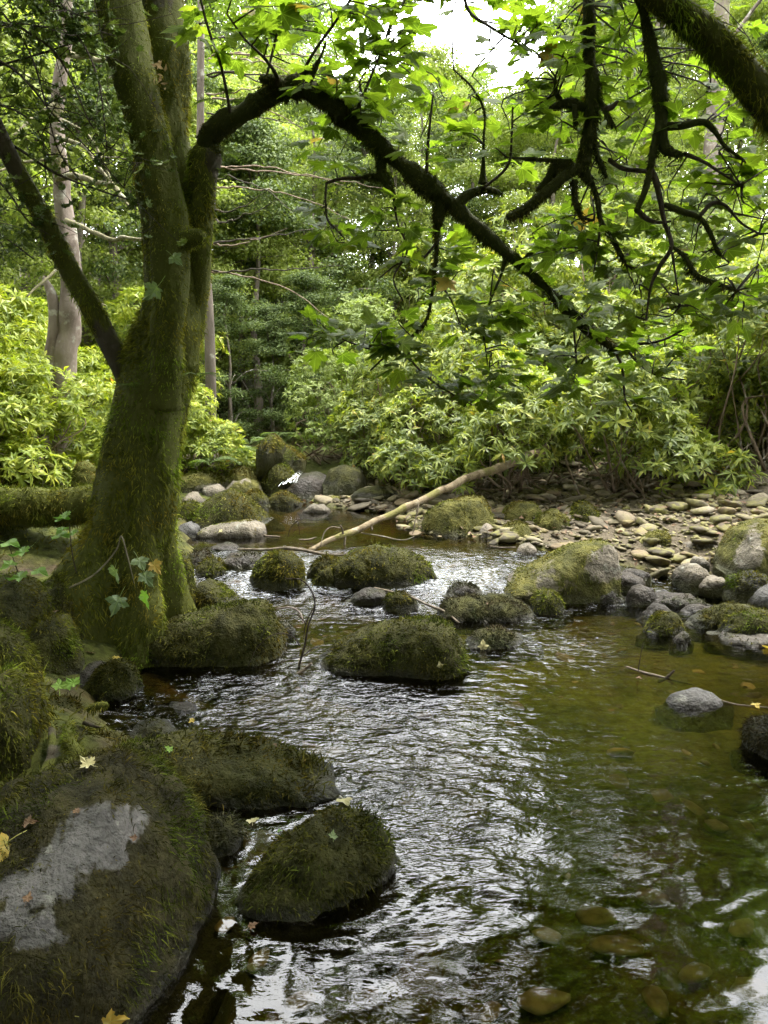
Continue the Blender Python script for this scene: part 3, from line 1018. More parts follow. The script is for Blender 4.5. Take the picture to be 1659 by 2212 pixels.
rock('little pale wet stone at the foot of the pointed mossy stone', [(1448, 1380), (1460, 1366), (1480, 1366), (1492, 1382)], 1388, 0, .1, 'rock_dark', .4, 'wet')
rock('long tapering dark stone on the right bank', [(1478, 1345), (1520, 1318), (1570, 1300), (1610, 1294), (1632, 1315)], 1354, .02, .25, 'rock', .6, 'dark')
rock('mossy loaf shaped stone at the right edge', [(1550, 1360), (1570, 1330), (1610, 1318), (1660, 1318), (1720, 1350)], 1375, .03, .28, 'rock', .95, 'green')
rock('flat slab lying under the mossy loaf at the right edge', [(1555, 1385), (1575, 1370), (1640, 1362), (1730, 1370)], 1400, .0, .25, 'rock', .35, 'dark', pw=3.4)
rock('large hump boulder with gold moss and a pink bald stripe', [(1522, 1232), (1540, 1180), (1575, 1135), (1615, 1116), (1660, 1118), (1720, 1150), (1760, 1220)],
     1240, .22, .8, 'rock_pale', .85, 'bright', pw=2.6, bare=[(1625, 1190, 26, 60), (1612, 1215, 30, 40)], furlen=.6, low=.25)
rock('tan striped stone on the gravel by the side channel', [(1455, 1245), (1468, 1224), (1492, 1215), (1515, 1224), (1524, 1242)], 1256, .12, .22, 'rock_pale', 0, fur_on=False, low=.12)
rock('dark stone topped with moss below the gold hump', [(1560, 1275), (1578, 1240), (1610, 1221), (1642, 1228), (1660, 1262)], 1284, .1, .3, 'rock_dark', .55, 'green')
rock('smooth grey stone cut by the right edge', [(1602, 1295), (1625, 1262), (1660, 1245), (1710, 1262), (1730, 1300)], 1310, .06, .35, 'rock_grey', .25, 'green', fur_on=False)
rock('flat tan stone left of the moss topped dark stone', [(1503, 1262), (1520, 1244), (1550, 1240), (1570, 1256)], 1268, .1, .15, 'rock_pale', 0, fur_on=False, pw=3.2)
rock('brown wet stone at the head of the side channel', [(1315, 1262), (1335, 1240), (1365, 1233), (1390, 1252)], 1264, .1, .2, 'rock_dark', 0, fur_on=False)
rock('thin dark wet stone behind the brown one', [(1338, 1238), (1360, 1226), (1392, 1230), (1405, 1244)], 1246, .13, .15, 'rock_dark', 0, fur_on=False)
rock('round brown cobble on the gravel', [(1490, 1216), (1500, 1203), (1518, 1202), (1528, 1216)], 1222, .18, .15, 'rock_pale', 0, fur_on=False, low=.1)
rock('smooth grey domed stone alone in the right of the pool', [(1428, 1508), (1455, 1490), (1495, 1484), (1535, 1492), (1558, 1514)], 1532, 0, .2, 'rock_grey', .1, fur_on=False, wetline=.04, facets=0, cush=.15, amp=.02, pw=2.0, low=.12)
rock('dark rock cut off by the right edge of the pool', [(1616, 1605), (1650, 1570), (1700, 1545), (1760, 1580)], 1650, 0, .25, 'rock_dark', .7, 'wet')
# -- beyond the pool
rock('big pale mossy boulder under the leaning log', [(905, 1150), (918, 1105), (950, 1080), (1000, 1072), (1050, 1070), (1062, 1100), (1072, 1150)], 1158, .2, .6, 'rock_pale', .75, 'bright', pw=3.0, low=.2, furlen=.6)
rock('grey round stone at the pool edge right of the pale boulder', [(1025, 1155), (1036, 1138), (1050, 1130), (1066, 1140), (1072, 1156)], 1162, .2, .22, 'rock_pale', .15, fur_on=False, low=.12)
rock('low mossy stone at the pool edge with a dark right end', [(1066, 1158), (1085, 1138), (1110, 1125), (1138, 1132), (1150, 1158)], 1168, .2, .3, 'rock_pale', .55, 'bright', low=.15, furlen=.6)
rock('ridged mossy boulder behind the pool edge stones', [(1075, 1125), (1095, 1095), (1120, 1080), (1150, 1082), (1170, 1110)], 1132, .26, .4, 'rock_pale', .7, 'bright', furlen=.6)
rock('mossy block between the ridged boulder and the bushes', [(1145, 1140), (1165, 1108), (1195, 1096), (1222, 1115), (1228, 1140)], 1148, .25, .35, 'rock_pale', .75, 'bright', furlen=.6)
rock('dark moss boulder in the shade of the right bushes', [(1215, 1125), (1232, 1092), (1258, 1080), (1282, 1095), (1292, 1125)], 1132, .28, .4, 'rock', .9, 'green')
rock('flat grey green slab on the gravel under the bushes', [(1276, 1135), (1300, 1116), (1330, 1112), (1356, 1132)], 1138, .28, .3, 'rock', .6, 'green', fur_on=False)
rock('white topped stone sitting in the shallow pool', [(1110, 1192), (1122, 1176), (1138, 1169), (1153, 1178), (1160, 1192)], 1198, .19, .18, 'rock_pale', 0, fur_on=False, low=.1)
rock('low lichen green stone on the gravel bar', [(1376, 1172), (1395, 1148), (1420, 1138), (1440, 1150), (1450, 1172)], 1178, .25, .3, 'rock_pale', .5, 'bright', furlen=.5, low=.12)
rock('long half buried grey stone on the gravel bar', [(1455, 1180), (1480, 1166), (1520, 1162), (1560, 1178)], 1186, .24, .3, 'rock_pale', .1, fur_on=False, low=.1)
rock('domed golden moss boulder on the left of the pool', [(430, 1138), (440, 1095), (470, 1062), (505, 1052), (540, 1068), (570, 1110), (600, 1138)], 1140, .21, .7, 'rock', .92, 'bright', pw=2.3, low=.25, furlen=.8)
rock('pale slab sloping into the pool on the left', [(415, 1158), (440, 1140), (490, 1126), (540, 1118), (575, 1128), (580, 1150)], 1162, .2, .4, 'rock_pale', .45, 'bright', furlen=.5, pw=3.0)
rock('dark round mossy stone right behind the tree', [(388, 1122), (396, 1090), (412, 1078), (428, 1090), (436, 1120)], 1128, .24, .35, 'rock', .8, 'green')
rock('grey stone at the waterline right of the tree', [(380, 1155), (395, 1134), (412, 1126), (430, 1136), (436, 1154)], 1160, .21, .25, 'rock_grey', .1, fur_on=False)
rock('dark brown boulder beside the little waterfall', [(615, 1068), (632, 1038), (655, 1022), (685, 1016), (712, 1030), (730, 1066)], 1074, .24, .7, 'rock_dark', .3, 'dark', fur_on=False, low=.2, pw=2.6)
rock('mossy boulder with a bald ridge left of the little waterfall', [(558, 1050), (575, 1010), (598, 988), (622, 998), (642, 1018), (648, 1046)], 1052, .34, .8, 'rock', .75, 'bright', furlen=.7)
rock('mossy stone in the pool below the little waterfall', [(576, 1088), (590, 1066), (612, 1058), (638, 1068), (656, 1086)], 1092, .21, .35, 'rock', .7, 'bright', furlen=.6)
rock('greenish slab stone left of the ridge boulder', [(488, 1050), (500, 1018), (525, 1003), (555, 1012), (570, 1048)], 1054, .34, .6, 'rock_pale', .5, 'bright', furlen=.5)
rock('tilted pale stone in front of the greenish slab', [(486, 1060), (505, 1036), (535, 1030), (560, 1042), (570, 1062)], 1066, .3, .4, 'rock_pale', .35, 'bright', fur_on=False, pw=3.2)
rock('broad grey rock half hidden behind the tree', [(385, 1050), (405, 1022), (440, 1012), (475, 1022), (495, 1048)], 1054, .36, .7, 'rock_pale', .45, 'bright', furlen=.5)
rock('blocky pale stone below the broad grey rock', [(436, 1066), (448, 1048), (470, 1043), (492, 1064)], 1070, .3, .3, 'rock_pale', .15, fur_on=False, pw=3.2)
rock('pale rounded stone behind the dark round stone', [(396, 1086), (405, 1066), (425, 1060), (448, 1084)], 1090, .28, .35, 'rock_pale', .3, fur_on=False)
rock('grey mossy stone behind the golden dome', [(520, 1086), (535, 1062), (556, 1055), (584, 1082)], 1090, .24, .35, 'rock', .6, 'bright', furlen=.5)
rock('mossy boulder highest up the cascade', [(562, 970), (575, 942), (595, 934), (622, 965)], 974, .75, .7, 'rock', .95, 'bright', low=.5, furlen=.8)
rock('second mossy boulder up the cascade', [(578, 998), (595, 968), (625, 958), (660, 992)], 1002, .58, .7, 'rock', .95, 'bright', low=.5, furlen=.8)
rock('shaded rock above the dark brown boulder', [(700, 1040), (712, 1010), (745, 1000), (780, 1012), (792, 1040)], 1046, .4, .6, 'rock', .5, 'green', fur_on=False)
rock('flat stone under the right bushes left of the log', [(760, 1066), (785, 1050), (830, 1048), (860, 1066)], 1072, .32, .4, 'rock', .4, 'green', fur_on=False)
rock('small mossy stone near the cascade pebbles', [(700, 1084), (712, 1072), (730, 1070), (744, 1084)], 1088, .22, .2, 'rock_pale', .5, 'bright', furlen=.4, low=.1)
rock('rounded cobble left of the pebble spit', [(655, 1102), (670, 1090), (700, 1088), (716, 1102)], 1108, .2, .2, 'rock_pale', .1, fur_on=False, low=.1)
rock('submerged flat rock at the left lip of the rapids', [(478, 1215), (500, 1194), (540, 1188), (578, 1212)], 1220, .16, .3, 'rock_dark', .3, 'wet')
rock('mottled mossy rock at the left lip of the rapids', [(424, 1238), (440, 1208), (462, 1202), (485, 1218), (504, 1240)], 1246, .1, .25, 'rock', .7, 'green')
rock('dark low stone behind the mottled rock', [(405, 1212), (420, 1190), (445, 1186), (462, 1205)], 1216, .17, .25, 'rock_dark', .5, 'wet')
rock('leaf strewn flat rock just above the pool surface', [(445, 1186), (470, 1174), (505, 1172), (532, 1184)], 1188, .2, .25, 'rock_dark', .3, 'wet', fur_on=False, low=.12)
# water: one sheet that steps down the rapids, rows closer together towards the camera
wys = [0.25]
while wys[-1] < 10.6:
    wys.append(wys[-1] + (0.0056 * max(1.2, wys[-1]) if wys[-1] < 6.6 else 0.05))
wys = np.array(wys)
wxs = np.concatenate([np.arange(-2.4, -.5, .024), np.arange(-.5, 1.5, .0145), np.arange(1.5, 4.2, .036)])
wx, wy, wq = grid(wxs, wys)
_z, _a, _b, wdin = gz(wx, wy, False)
p3 = np.stack([wx, wy, np.zeros_like(wx)], 1)
warp = np.stack([vnoise(p3 * 1.3, 51), vnoise(p3 * 1.3, 52), np.zeros_like(wx)], 1)


def blob(px, py, rx, ry, z=0.0):
    c = G(px, py, z)
    return np.exp(-(((wx - c[0]) / rx) ** 2 + ((wy - c[1]) / ry) ** 2))


rap = sstep(4.6, 5.15, wy) * sstep(6.25, 5.75, wy)
# turbulence: fast tongue from the rapids down the left-centre, quiet on the right and in the upper pool
tongue = np.clip(blob(620, 1290, .45, .6) + blob(560, 1480, .5, .5) + .9 * blob(420, 1520, .35, .3) + .75 * blob(850, 1590, .45, .7) + blob(930, 1270, .45, .35)
                 + .8 * blob(1230, 1400, .35, .45) + .65 * blob(900, 1800, .35, .45) + .55 * blob(800, 2050, .3, .3) + .5 * blob(1010, 1960, .3, .35), 0, 1)
calm = sstep(6.1, 6.5, wy)
chop = np.clip(.13 + .92 * tongue + .9 * rap * (0.4 + .6 * sstep(.2, -.3, np.abs(wx) - 1.6)), 0, 1.1) * (1 - .85 * calm)


def ridged(p, seed, o=3):
    s, a, t = 0, 1, 0
    for k in range(o):
        s = s + a * (1 - np.abs(vnoise(p * 1.9 ** k + 7 * k, seed + k)) * 2)
        t += a
        a *= .5
    return s / t


q = p3 + warp * .18
flow = np.stack([q[:, 0] + .28 * q[:, 1], q[:, 1] * .8 - .2 * q[:, 0], q[:, 2]], 1)
nearw = sstep(2.7, 1.9, wy)
w1 = ridged(flow * np.array([3.6, 6.0, 1]), 61, 2)
w0 = vnoise((flow + .05 * warp) * np.array([5.5, 8.5, 1]), 66)
fl2 = flow + .03 * np.stack([w0, w0, w0 * 0], 1)
w2 = vnoise(fl2 * np.array([12, 19.0, 1]), 71) * nearw + vnoise(fl2 * np.array([17, 30.0, 1]), 72) * (1 - nearw)
w3 = vnoise((flow + .03 * w2[:, None]) * np.array([24, 40.0, 1]), 81)
wz = zwat(wx, wy) + chop * ((.004 + .001 * nearw) * w1 + (.0035 + .0035 * nearw) * w0 + (.0032 + .0006 * nearw) * w2 + (.0022 - .0012 * nearw) * w3) + .0009 * w2
wz += rap * tongue * (.02 * fbm(p3 * np.array([7, 6, 1]), 3, 91))
# wakes and collars round the stones
ring = np.zeros_like(wx)
wake = np.zeros_like(wx)
rip = np.zeros_like(wx)
for (rx_, ry_, rw_, rd_, rz_) in FOOT:
    if rw_ < .03 or ry_ > 7:
        continue
    k_ = (np.abs(wx - rx_) < rw_ + .5) & (np.abs(wy - ry_) < rd_ + .8)
    e_ = np.sqrt(((wx[k_] - rx_) / rw_) ** 2 + ((wy[k_] - ry_) / rd_) ** 2)
    de = (e_ - 1) * min(rw_, rd_)
    ring[k_] = np.maximum(ring[k_], np.exp(-((de - .01) / .035) ** 2))
    rip[k_] += np.sin(de * 95 + 2 * vnoise(p3[k_] * 5, 7)) * np.exp(-np.maximum(de, 0) / .11) * (de > -.05)
    dy_ = ry_ - wy[k_]
    side = np.minimum(np.abs(wx[k_] - rx_ - rw_ * .9 - .18 * dy_), np.abs(wx[k_] - rx_ + rw_ * .9 + .18 * dy_))
    wake[k_] = np.maximum(wake[k_], np.exp(-(side / .045) ** 2) * (dy_ > 0) * np.exp(-np.maximum(dy_, 0) / .45))
live = np.clip(chop * 1.2, .1, 1)
wz += live * (.0022 * rip + .004 * wake * w2)
chop = np.clip(chop + .35 * wake * live, 0, 1.1)
lip = sstep(5.1, 5.5, wy) * sstep(6.05, 5.7, wy)
fallm = sstep(9.0, 9.15, wy) * sstep(9.62, 9.45, wy)
foam = np.clip(0.0 * fallm + (.14 + .75 * tongue) * lip * (0.5 + .5 * w1) + .5 * tongue * sstep(3.6, 4.7, wy) * sstep(.25, .75, w1) * sstep(6.2, 5.8, wy), 0, 1)
foam += .34 * np.clip(blob(960, 1262, .35, .18, .1) + blob(1010, 1240, .3, .18, .15) + blob(1240, 1380, .22, .3) * .7, 0, 1)
foam = np.clip(foam + live * (.30 * ring * sstep(-.3, .5, vnoise(p3 * 9, 55)) + .26 * wake), 0, .60)
water = ob('water', mesh('water', np.stack([wx, wy, wz], 1), wq, M['water'], attrs={'fine': np.clip(chop * (.2 + .8 * sstep(1.9, 2.8, wy)) + .05 * sstep(2.2, 3, wy), 0, 1), 'foam': foam}), kind='structure')

# the little waterfall between the boulders upstream
fa, fb, fc_ = P(650, 1022, 9.1), P(638, 1026, 8.85), P(612, 1056, 8.5)
wv, wf, off_ = [], [], 0
rw = np.random.default_rng(3)
for st in range(9):
    o_ = (st - 4) * .011 + rw.normal() * .004
    hw = rw.uniform(.003, .007)
    ue = rw.uniform(.7, 1.0)
    for u_ in np.linspace(rw.uniform(0, .15), ue, 16):
        q_ = (1 - u_) ** 2 * fa + 2 * u_ * (1 - u_) * fb + u_ * u_ * fc_
        x_ = o_ * (.5 + 1.6 * u_) + .012 * math.sin(u_ * 7 + st)
        for s_ in (-1, 0, 1):
            wv.append(q_ + np.array([x_ + s_ * hw * (.6 + u_), -.012 * (s_ == 0) + .02 * math.sin(st * 2.1), .03 - .5 * abs(o_)]))
    fi = off_ + np.arange(15)[:, None] * 3 + np.arange(2)[None]
    wf.append(np.stack([fi, fi + 1, fi + 4, fi + 3], -1).reshape(-1, 4))
    off_ += 48
ob('waterfall', mesh('waterfall', np.array(wv), np.concatenate(wf), M['water'], attrs={'fine': np.ones(len(wv)), 'foam': np.full(len(wv), .36)}), water)

# ------------------------------------------------------------------ leaf shapes
_half = [(0, 0), (.12, -.09), (.24, -.12), (.33, -.03), (.28, .06), (.40, .09), (.46, .19), (.55, .27), (.42, .31), (.39, .40), (.29, .37), (.20, .43),
         (.25, .55), (.17, .61), (.13, .73), (.06, .80), (0, .97)]


def sycamore_leaf(seed, petiole=True):
    r = np.random.default_rng(seed)
    h = np.array(_half)
    out = np.vstack([h, (h * [-1, 1])[1:-1][::-1]])
    out = out + r.normal(size=out.shape) * .018
    n = len(out)
    c = np.array([[0, .24]])
    xy = np.vstack([c, out])
    z = -.30 * np.abs(xy[:, 0]) ** 1.6 - .16 * np.maximum(xy[:, 1] - .3, 0) ** 1.5 + .05 * np.sin(xy[:, 0] * 9 + seed) * np.abs(xy[:, 0])
    z += .10 * r.uniform(-1, 1) * xy[:, 0]
    V = np.column_stack([xy, z])
    k = np.arange(n)
    f3 = np.stack([np.zeros(n, int), 1 + k, 1 + (k + 1) % n], -1)
    luv = np.column_stack([xy, np.zeros(len(xy))])
    if petiole:
        w = .014
        pv = np.array([[-w, 0, 0], [w, 0, 0], [w, -.3, .05], [-w, -.3, .05], [w, -.6, .17], [-w, -.6, .17]])
        o = len(V)
        V = np.vstack([V, pv])
        luv = np.vstack([luv, np.tile([[0, .02, 0]], (6, 1))])
        f4 = np.array([[0, 1, 2, 3], [3, 2, 4, 5]]) + o
        return V, [f3, f4], luv
    return V, [f3], luv


SYC = [sycamore_leaf(60 + k) for k in range(6)]
SYCM = [mesh('leaf', v, f, M['syc'], smooth=False, attrs={'luv': l}) for v, f, l in SYC]
SYCY = mesh('leaf', *SYC[0][:2], M['syc_yellow'], smooth=False, attrs={'luv': SYC[0][2]})


def skel(pts, n=None, seed=0, wob=.0, minw=0):
    """(px, py, width px, Y) control points -> world centre line and radii"""
    W_ = np.array([P(a, b, d) for a, b, w, d in pts])
    R_ = np.array([max(w, minw) * .5 * pxm(a, b, d) for a, b, w, d in pts])
    n = n or max(8, 5 * len(pts))
    C = catmull(np.column_stack([W_, R_]), n)
    c, r = C[:, :3], np.maximum(C[:, 3], .0012)
    if wob:
        c = c + np.stack([vnoise(c * 5 + k * 9, seed + k) for k in range(3)], 1) * wob * r[:, None].clip(.004)
    return c, r


def tube_part(name, c, r, parent, mat, furmat=None, sides=10, rough=.18, freq=9, seed=0, dens=1.0, furlen=.03, furw=.004, droop=.9, moss=1.0, mossfn=None, cap=15000, extra=None):
    V, fs = tube(c, r, sides, rough, np.array([freq * 1.6, freq * 1.6, freq * .4]) if name in ('trunk', 'stem') else freq, seed)
    if extra is not None:
        V = extra(V)
    m = np.full(len(V), moss, float) if mossfn is None else mossfn(V)
    o = ob(name, mesh(name, V, fs, M[mat], attrs={'moss': m}), parent)
    if furmat:
        rg = np.random.default_rng(seed + 99)
        q = fur(V, fs, m, dens / (furw * furlen * .55), furlen, furw, rg, droop=droop, lift=.65, cap=cap)
        if q:
            ob('moss', mesh('moss', q[0], q[1], M[furmat], smooth=False), o, kind='stuff')
    return o


TY = 4.3
syc_tree = ob('sycamore_tree', None, None, None, 'mossy multi stemmed sycamore on the left bank with an arching limb', 'tree', 'sycamores over the stream')
# lower trunk, widening to the foot
low = [(372, 600, 84, TY + .02), (362, 660, 108, TY + .01), (350, 730, 132, TY), (338, 800, 152, TY), (326, 870, 160, TY), (316, 950, 168, TY), (304, 1030, 174, TY), (296, 1090, 184, TY), (284, 1150, 202, TY), (270, 1215, 228, TY), (254, 1290, 262, TY), (240, 1370, 300, TY)]
c, r = skel(low, 60)


def flare(V):
    """root buttresses"""
    z = V[:, 2]
    a = np.arctan2(V[:, 1] - TY, V[:, 0] + 1.38)
    k = sstep(.95, .2, z)
    f = 1 + k * .22 * np.sin(a * 5 + 1.0) + .05 * np.sin(a * 3 + z * 3) * (1 - k)
    cx = np.interp(z, c[::-1, 2], c[::-1, 0])
    cy_ = np.interp(z, c[::-1, 2], c[::-1, 1])
    return np.column_stack([cx + (V[:, 0] - cx) * f, cy_ + (V[:, 1] - cy_) * f, z])


trunk = tube_part('trunk', c, r, syc_tree, 'bark', 'moss_trunk', 48, .26, 5, 3, dens=1.25, furlen=.030, furw=.0050, droop=.9, cap=36000, extra=flare)


def patchy(th):
    return lambda V: sstep(-.12, .2, fbm(V * np.array([6, 6, 2.5]), 4, 8) + th)


front = [(352, 880, 80, TY - .14), (358, 800, 74, TY - .17), (357, 720, 68, TY - .18), (368, 640, 74, TY - .17), (370, 560, 82, TY - .16), (366, 490, 84, TY - .15), (352, 410, 80, TY - .14), (330, 320, 82, TY - .12), (302, 220, 88, TY - .1), (276, 120, 98, TY - .07), (255, 20, 100, TY - .04), (235, -90, 96, TY), (205, -300, 80, TY + .1), (190, -700, 60, TY + .2)]
c, r = skel(front, 90)
tube_part('stem', c, r, syc_tree, 'bark', 'moss_trunk', 32, .24, 7, 21, dens=.8, furlen=.018, furw=.004, mossfn=patchy(.48), cap=24000)
rear = [(372, 800, 105, TY + .02), (378, 700, 118, TY + .05), (385, 600, 125, TY + .08), (378, 500, 132, TY + .1), (366, 400, 138, TY + .12), (352, 300, 118, TY + .13), (352, 200, 112, TY + .15), (352, 100, 100, TY + .16), (348, 0, 90, TY + .18), (345, -150, 84, TY + .2), (360, -500, 60, TY + .3), (380, -900, 40, TY + .4)]
c, r = skel(rear, 90)
tube_part('stem', c, r, syc_tree, 'bark', 'moss_trunk', 34, .26, 7, 22, dens=.8, furlen=.02, furw=.004, mossfn=patchy(.5), cap=24000)
limbroot = [(400, 790, 40, TY + .08), (412, 700, 56, TY + .06), (424, 620, 56, TY + .03), (431, 520, 55, TY), (437, 430, 56, TY - .02), (440, 370, 62, TY - .03), (448, 335, 66, TY - .04), (452, 312, 44, TY - .05)]
c, r = skel(limbroot, 40)
tube_part('limb_base', c, r, syc_tree, 'bark', 'moss_trunk', 20, .14, 8, 23, dens=.8, furlen=.03, furw=.0042, mossfn=patchy(.15))
leftst = [(300, 860, 70, TY), (272, 798, 58, TY - .02), (238, 742, 46, TY - .05), (190, 652, 44, TY - .1), (148, 578, 42, TY - .14), (100, 482, 40, TY - .18), (55, 402, 38, TY - .22), (18, 330, 36, TY - .26), (-30, 230, 34, TY - .3), (-110, 60, 30, TY - .4)]
c, r = skel(leftst, 70)
tube_part('stem', c, r, syc_tree, 'bark', 'moss_trunk', 18, .12, 8, 24, dens=.7, furlen=.022, furw=.004, mossfn=patchy(.2))
knob = [(400, 520, 40, TY - .2), (425, 512, 34, TY - .22), (440, 520, 24, TY - .23)]
c, r = skel(knob, 12)
tube_part('knot', c, r, syc_tree, 'bark', 'moss_trunk', 14, .15, 10, 25, dens=.9, furlen=.03)
# the arching limb
LB = [(450, 325, 58, TY - .05), (450, 295, 56, TY - .08), (488, 266, 58, TY - .1), (540, 236, 58, TY - .12), (590, 207, 50, TY - .15), (622, 192, 62, TY - .17), (655, 190, 70, TY - .18), (700, 215, 66, TY - .2), (760, 258, 58, TY - .22), (822, 318, 52, TY - .24), (882, 368, 48, TY - .26), (940, 415, 46, TY - .28),
      (985, 448, 46, TY - .3), (1030, 490, 36, TY - .3), (1080, 532, 32, TY - .32), (1130, 577, 27, TY - .33), (1182, 627, 26, TY - .34), (1240, 682, 27, TY - .35), (1290, 726, 26, TY - .35), (1332, 757, 18, TY - .35)]
lc, lr = skel(LB, 130, 5, .1)
lr = lr * (1 + .22 * vnoise(np.column_stack([np.arange(130) * .23, np.zeros(130), np.zeros(130)]), 17) + .14 * vnoise(np.column_stack([np.arange(130) * .6, np.zeros(130), np.zeros(130)]), 18))
limb = tube_part('limb', lc, lr * .74, syc_tree, 'bark_branch', 'moss_black', 18, .34, 11, 31, dens=.95, furlen=.024, furw=.0034, droop=.9, cap=20000)
BR1 = [
    ([(640, 185, 8, 4.1), (680, 110, 7, 4.05), (730, 40, 6, 4.0), (790, -50, 5, 3.95)], 0),
    ([(500, 255, 8, 4.15), (480, 150, 7, 4.1), (450, 60, 6, 4.05), (420, -50, 5, 4.0)], 0),
    ([(760, 258, 8, 4.08), (800, 170, 6, 4.1), (835, 80, 5, 4.15), (860, -20, 4, 4.2)], 0),
    ([(560, 215, 7, 4.15), (590, 110, 6, 4.2), (610, 20, 5, 4.3), (620, -60, 4, 4.35)], 0),
    # side branches of the arching limb: (control points, furry?)
    ([(618, 195, 44, 4.12), (590, 180, 34, 4.1), (562, 172, 18, 4.08)], 1),
    ([(640, 185, 44, 4.12), (668, 165, 32, 4.1), (690, 130, 10, 4.08), (705, 90, 5, 4.08)], 1),
    ([(602, 190, 14, 4.1), (598, 165, 10, 4.05), (575, 130, 7, 4.0), (530, 85, 5, 3.95), (490, 30, 4, 3.9)], 0),
    ([(820, 325, 26, 4.06), (826, 375, 24, 4.04), (842, 410, 20, 4.02), (852, 425, 8, 4.02)], 1),
    ([(775, 385, 6, 4.08), (800, 380, 14, 4.06), (830, 388, 16, 4.05)], 1),
    ([(952, 430, 30, 4.02), (948, 470, 30, 4.0), (945, 500, 16, 4.0), (942, 560, 9, 3.98), (935, 620, 8, 3.96), (920, 690, 8, 3.95), (880, 735, 7, 3.92), (838, 765, 5, 3.9), (800, 800, 4, 3.88)], 1),
    ([(880, 738, 6, 3.92), (890, 780, 5, 3.9), (930, 820, 5, 3.88), (975, 850, 4, 3.86), (1020, 875, 3, 3.85)], 0),
    ([(990, 440, 34, 4.0), (1020, 415, 26, 3.98), (1060, 410, 18, 3.96), (1085, 420, 8, 3.95)], 1),
    ([(1045, 400, 26, 3.97), (1044, 370, 12, 3.96), (1045, 300, 6, 3.95), (1045, 240, 6, 3.94), (1020, 190, 5, 3.92), (980, 150, 4, 3.9)], 1),
    ([(1040, 410, 6, 3.95), (1095, 360, 6, 3.9), (1105, 300, 5, 3.88), (1108, 230, 4, 3.86)], 0),
    ([(920, 400, 10, 4.04), (922, 330, 7, 4.0), (930, 250, 5, 3.98), (935, 205, 4, 3.97)], 0),
    ([(1092, 545, 14, 3.98), (1085, 590, 8, 3.96), (1060, 650, 6, 3.94), (1045, 700, 6, 3.93), (1050, 760, 4, 3.92), (1060, 830, 3, 3.9)], 1),
    ([(1125, 572, 12, 3.97), (1150, 545, 12, 3.95), (1200, 546, 5, 3.93)], 1),
    ([(1235, 680, 8, 3.95), (1240, 720, 5, 3.93), (1245, 780, 4, 3.9), (1240, 820, 3, 3.88)], 0),
    ([(1328, 752, 12, 3.95), (1365, 745, 8, 3.9), (1430, 735, 5, 3.86), (1490, 705, 4, 3.84)], 0),
    ([(1330, 757, 9, 3.95), (1345, 800, 6, 3.92), (1350, 860, 4, 3.9), (1365, 890, 3, 3.9)], 0),
    ([(1350, 750, 7, 3.93), (1385, 790, 5, 3.9), (1430, 815, 4, 3.88), (1480, 820, 3, 3.86)], 0),
    ([(850, 425, 7, 4.02), (858, 480, 5, 4.0), (880, 540, 5, 3.98), (850, 600, 4, 3.96), (870, 650, 3, 3.95)], 0),
    ([(705, 395, 6, 4.08), (703, 430, 5, 4.05), (708, 475, 5, 4.02), (735, 505, 4, 4.0)], 0),
    ([(705, 395, 6, 4.08), (740, 385, 7, 4.07), (780, 385, 8, 4.06)], 0),
    ([(945, 520, 6, 3.98), (910, 560, 5, 3.94), (860, 570, 4, 3.9), (820, 600, 3, 3.88)], 0),
    ([(940, 600, 6, 3.96), (975, 650, 4, 3.93), (1000, 720, 3, 3.9)], 0),
    ([(838, 765, 5, 3.9), (770, 745, 4, 3.87), (710, 720, 3, 3.85)], 0),
]


def build_branches(lst, parent, seed):
    pts = []
    for k, (cp, fy) in enumerate(lst):
        c, r = skel(cp, 7 * len(cp), seed + k, .35)
        if fy:
            rr = r.max()
            tube_part('branch', c, r * .8, parent, 'bark_branch', 'moss_black', 10, .36, 12, seed + k, dens=.9, furlen=.016, furw=.0032, droop=1.0,
                      mossfn=lambda V, r=r, c=c: np.full(len(V), 1.0), cap=3800) if rr > .012 else tube_part('branch', c, r, parent, 'twig', None, 6, .1, 14, seed + k, moss=.2)
        else:
            tube_part('branch', c, r, parent, 'twig', None, 6, .1, 14, seed + k, moss=.1)
        pts.append(c)
    return pts


bpts = build_branches(BR1, syc_tree, 300)

# right hand tree: trunk stands outside the picture, limb and hanging branches reach in
rt = ob('sycamore_tree', None, None, None, 'sycamore leaning in from the right with hanging moss laden branches', 'tree', 'sycamores over the stream')
tz = gz(np.array([2.9]), np.array([3.3]))[0][0]
tc = catmull([[2.95, 3.2, tz - .2], [2.75, 3.25, .8], [2.55, 3.3, 1.7], [2.45, 3.35, 2.6], [2.3, 3.4, 3.8], [2.1, 3.5, 5.5], [2.0, 3.6, 7.5]], 60)
tube_part('trunk', tc, np.interp(np.arange(60), [0, 10, 30, 59], [.34, .25, .2, .07]), rt, 'bark', 'moss_trunk', 26, .12, 6, 41, dens=.4, furlen=.03, furw=.005)
LC = [(2150, 1050, 80, 3.3), (1900, 620, 84, 3.3), (1720, 310, 84, 3.3), (1655, 225, 84, 3.28), (1600, 150, 80, 3.26), (1560, 105, 82, 3.25), (1515, 65, 78, 3.24), (1455, 20, 74, 3.22), (1390, -30, 66, 3.2), (1300, -110, 58, 3.2), (1180, -230, 46, 3.2), (1040, -380, 30, 3.2)]
c, r = skel(LC, 90, 8, .1)
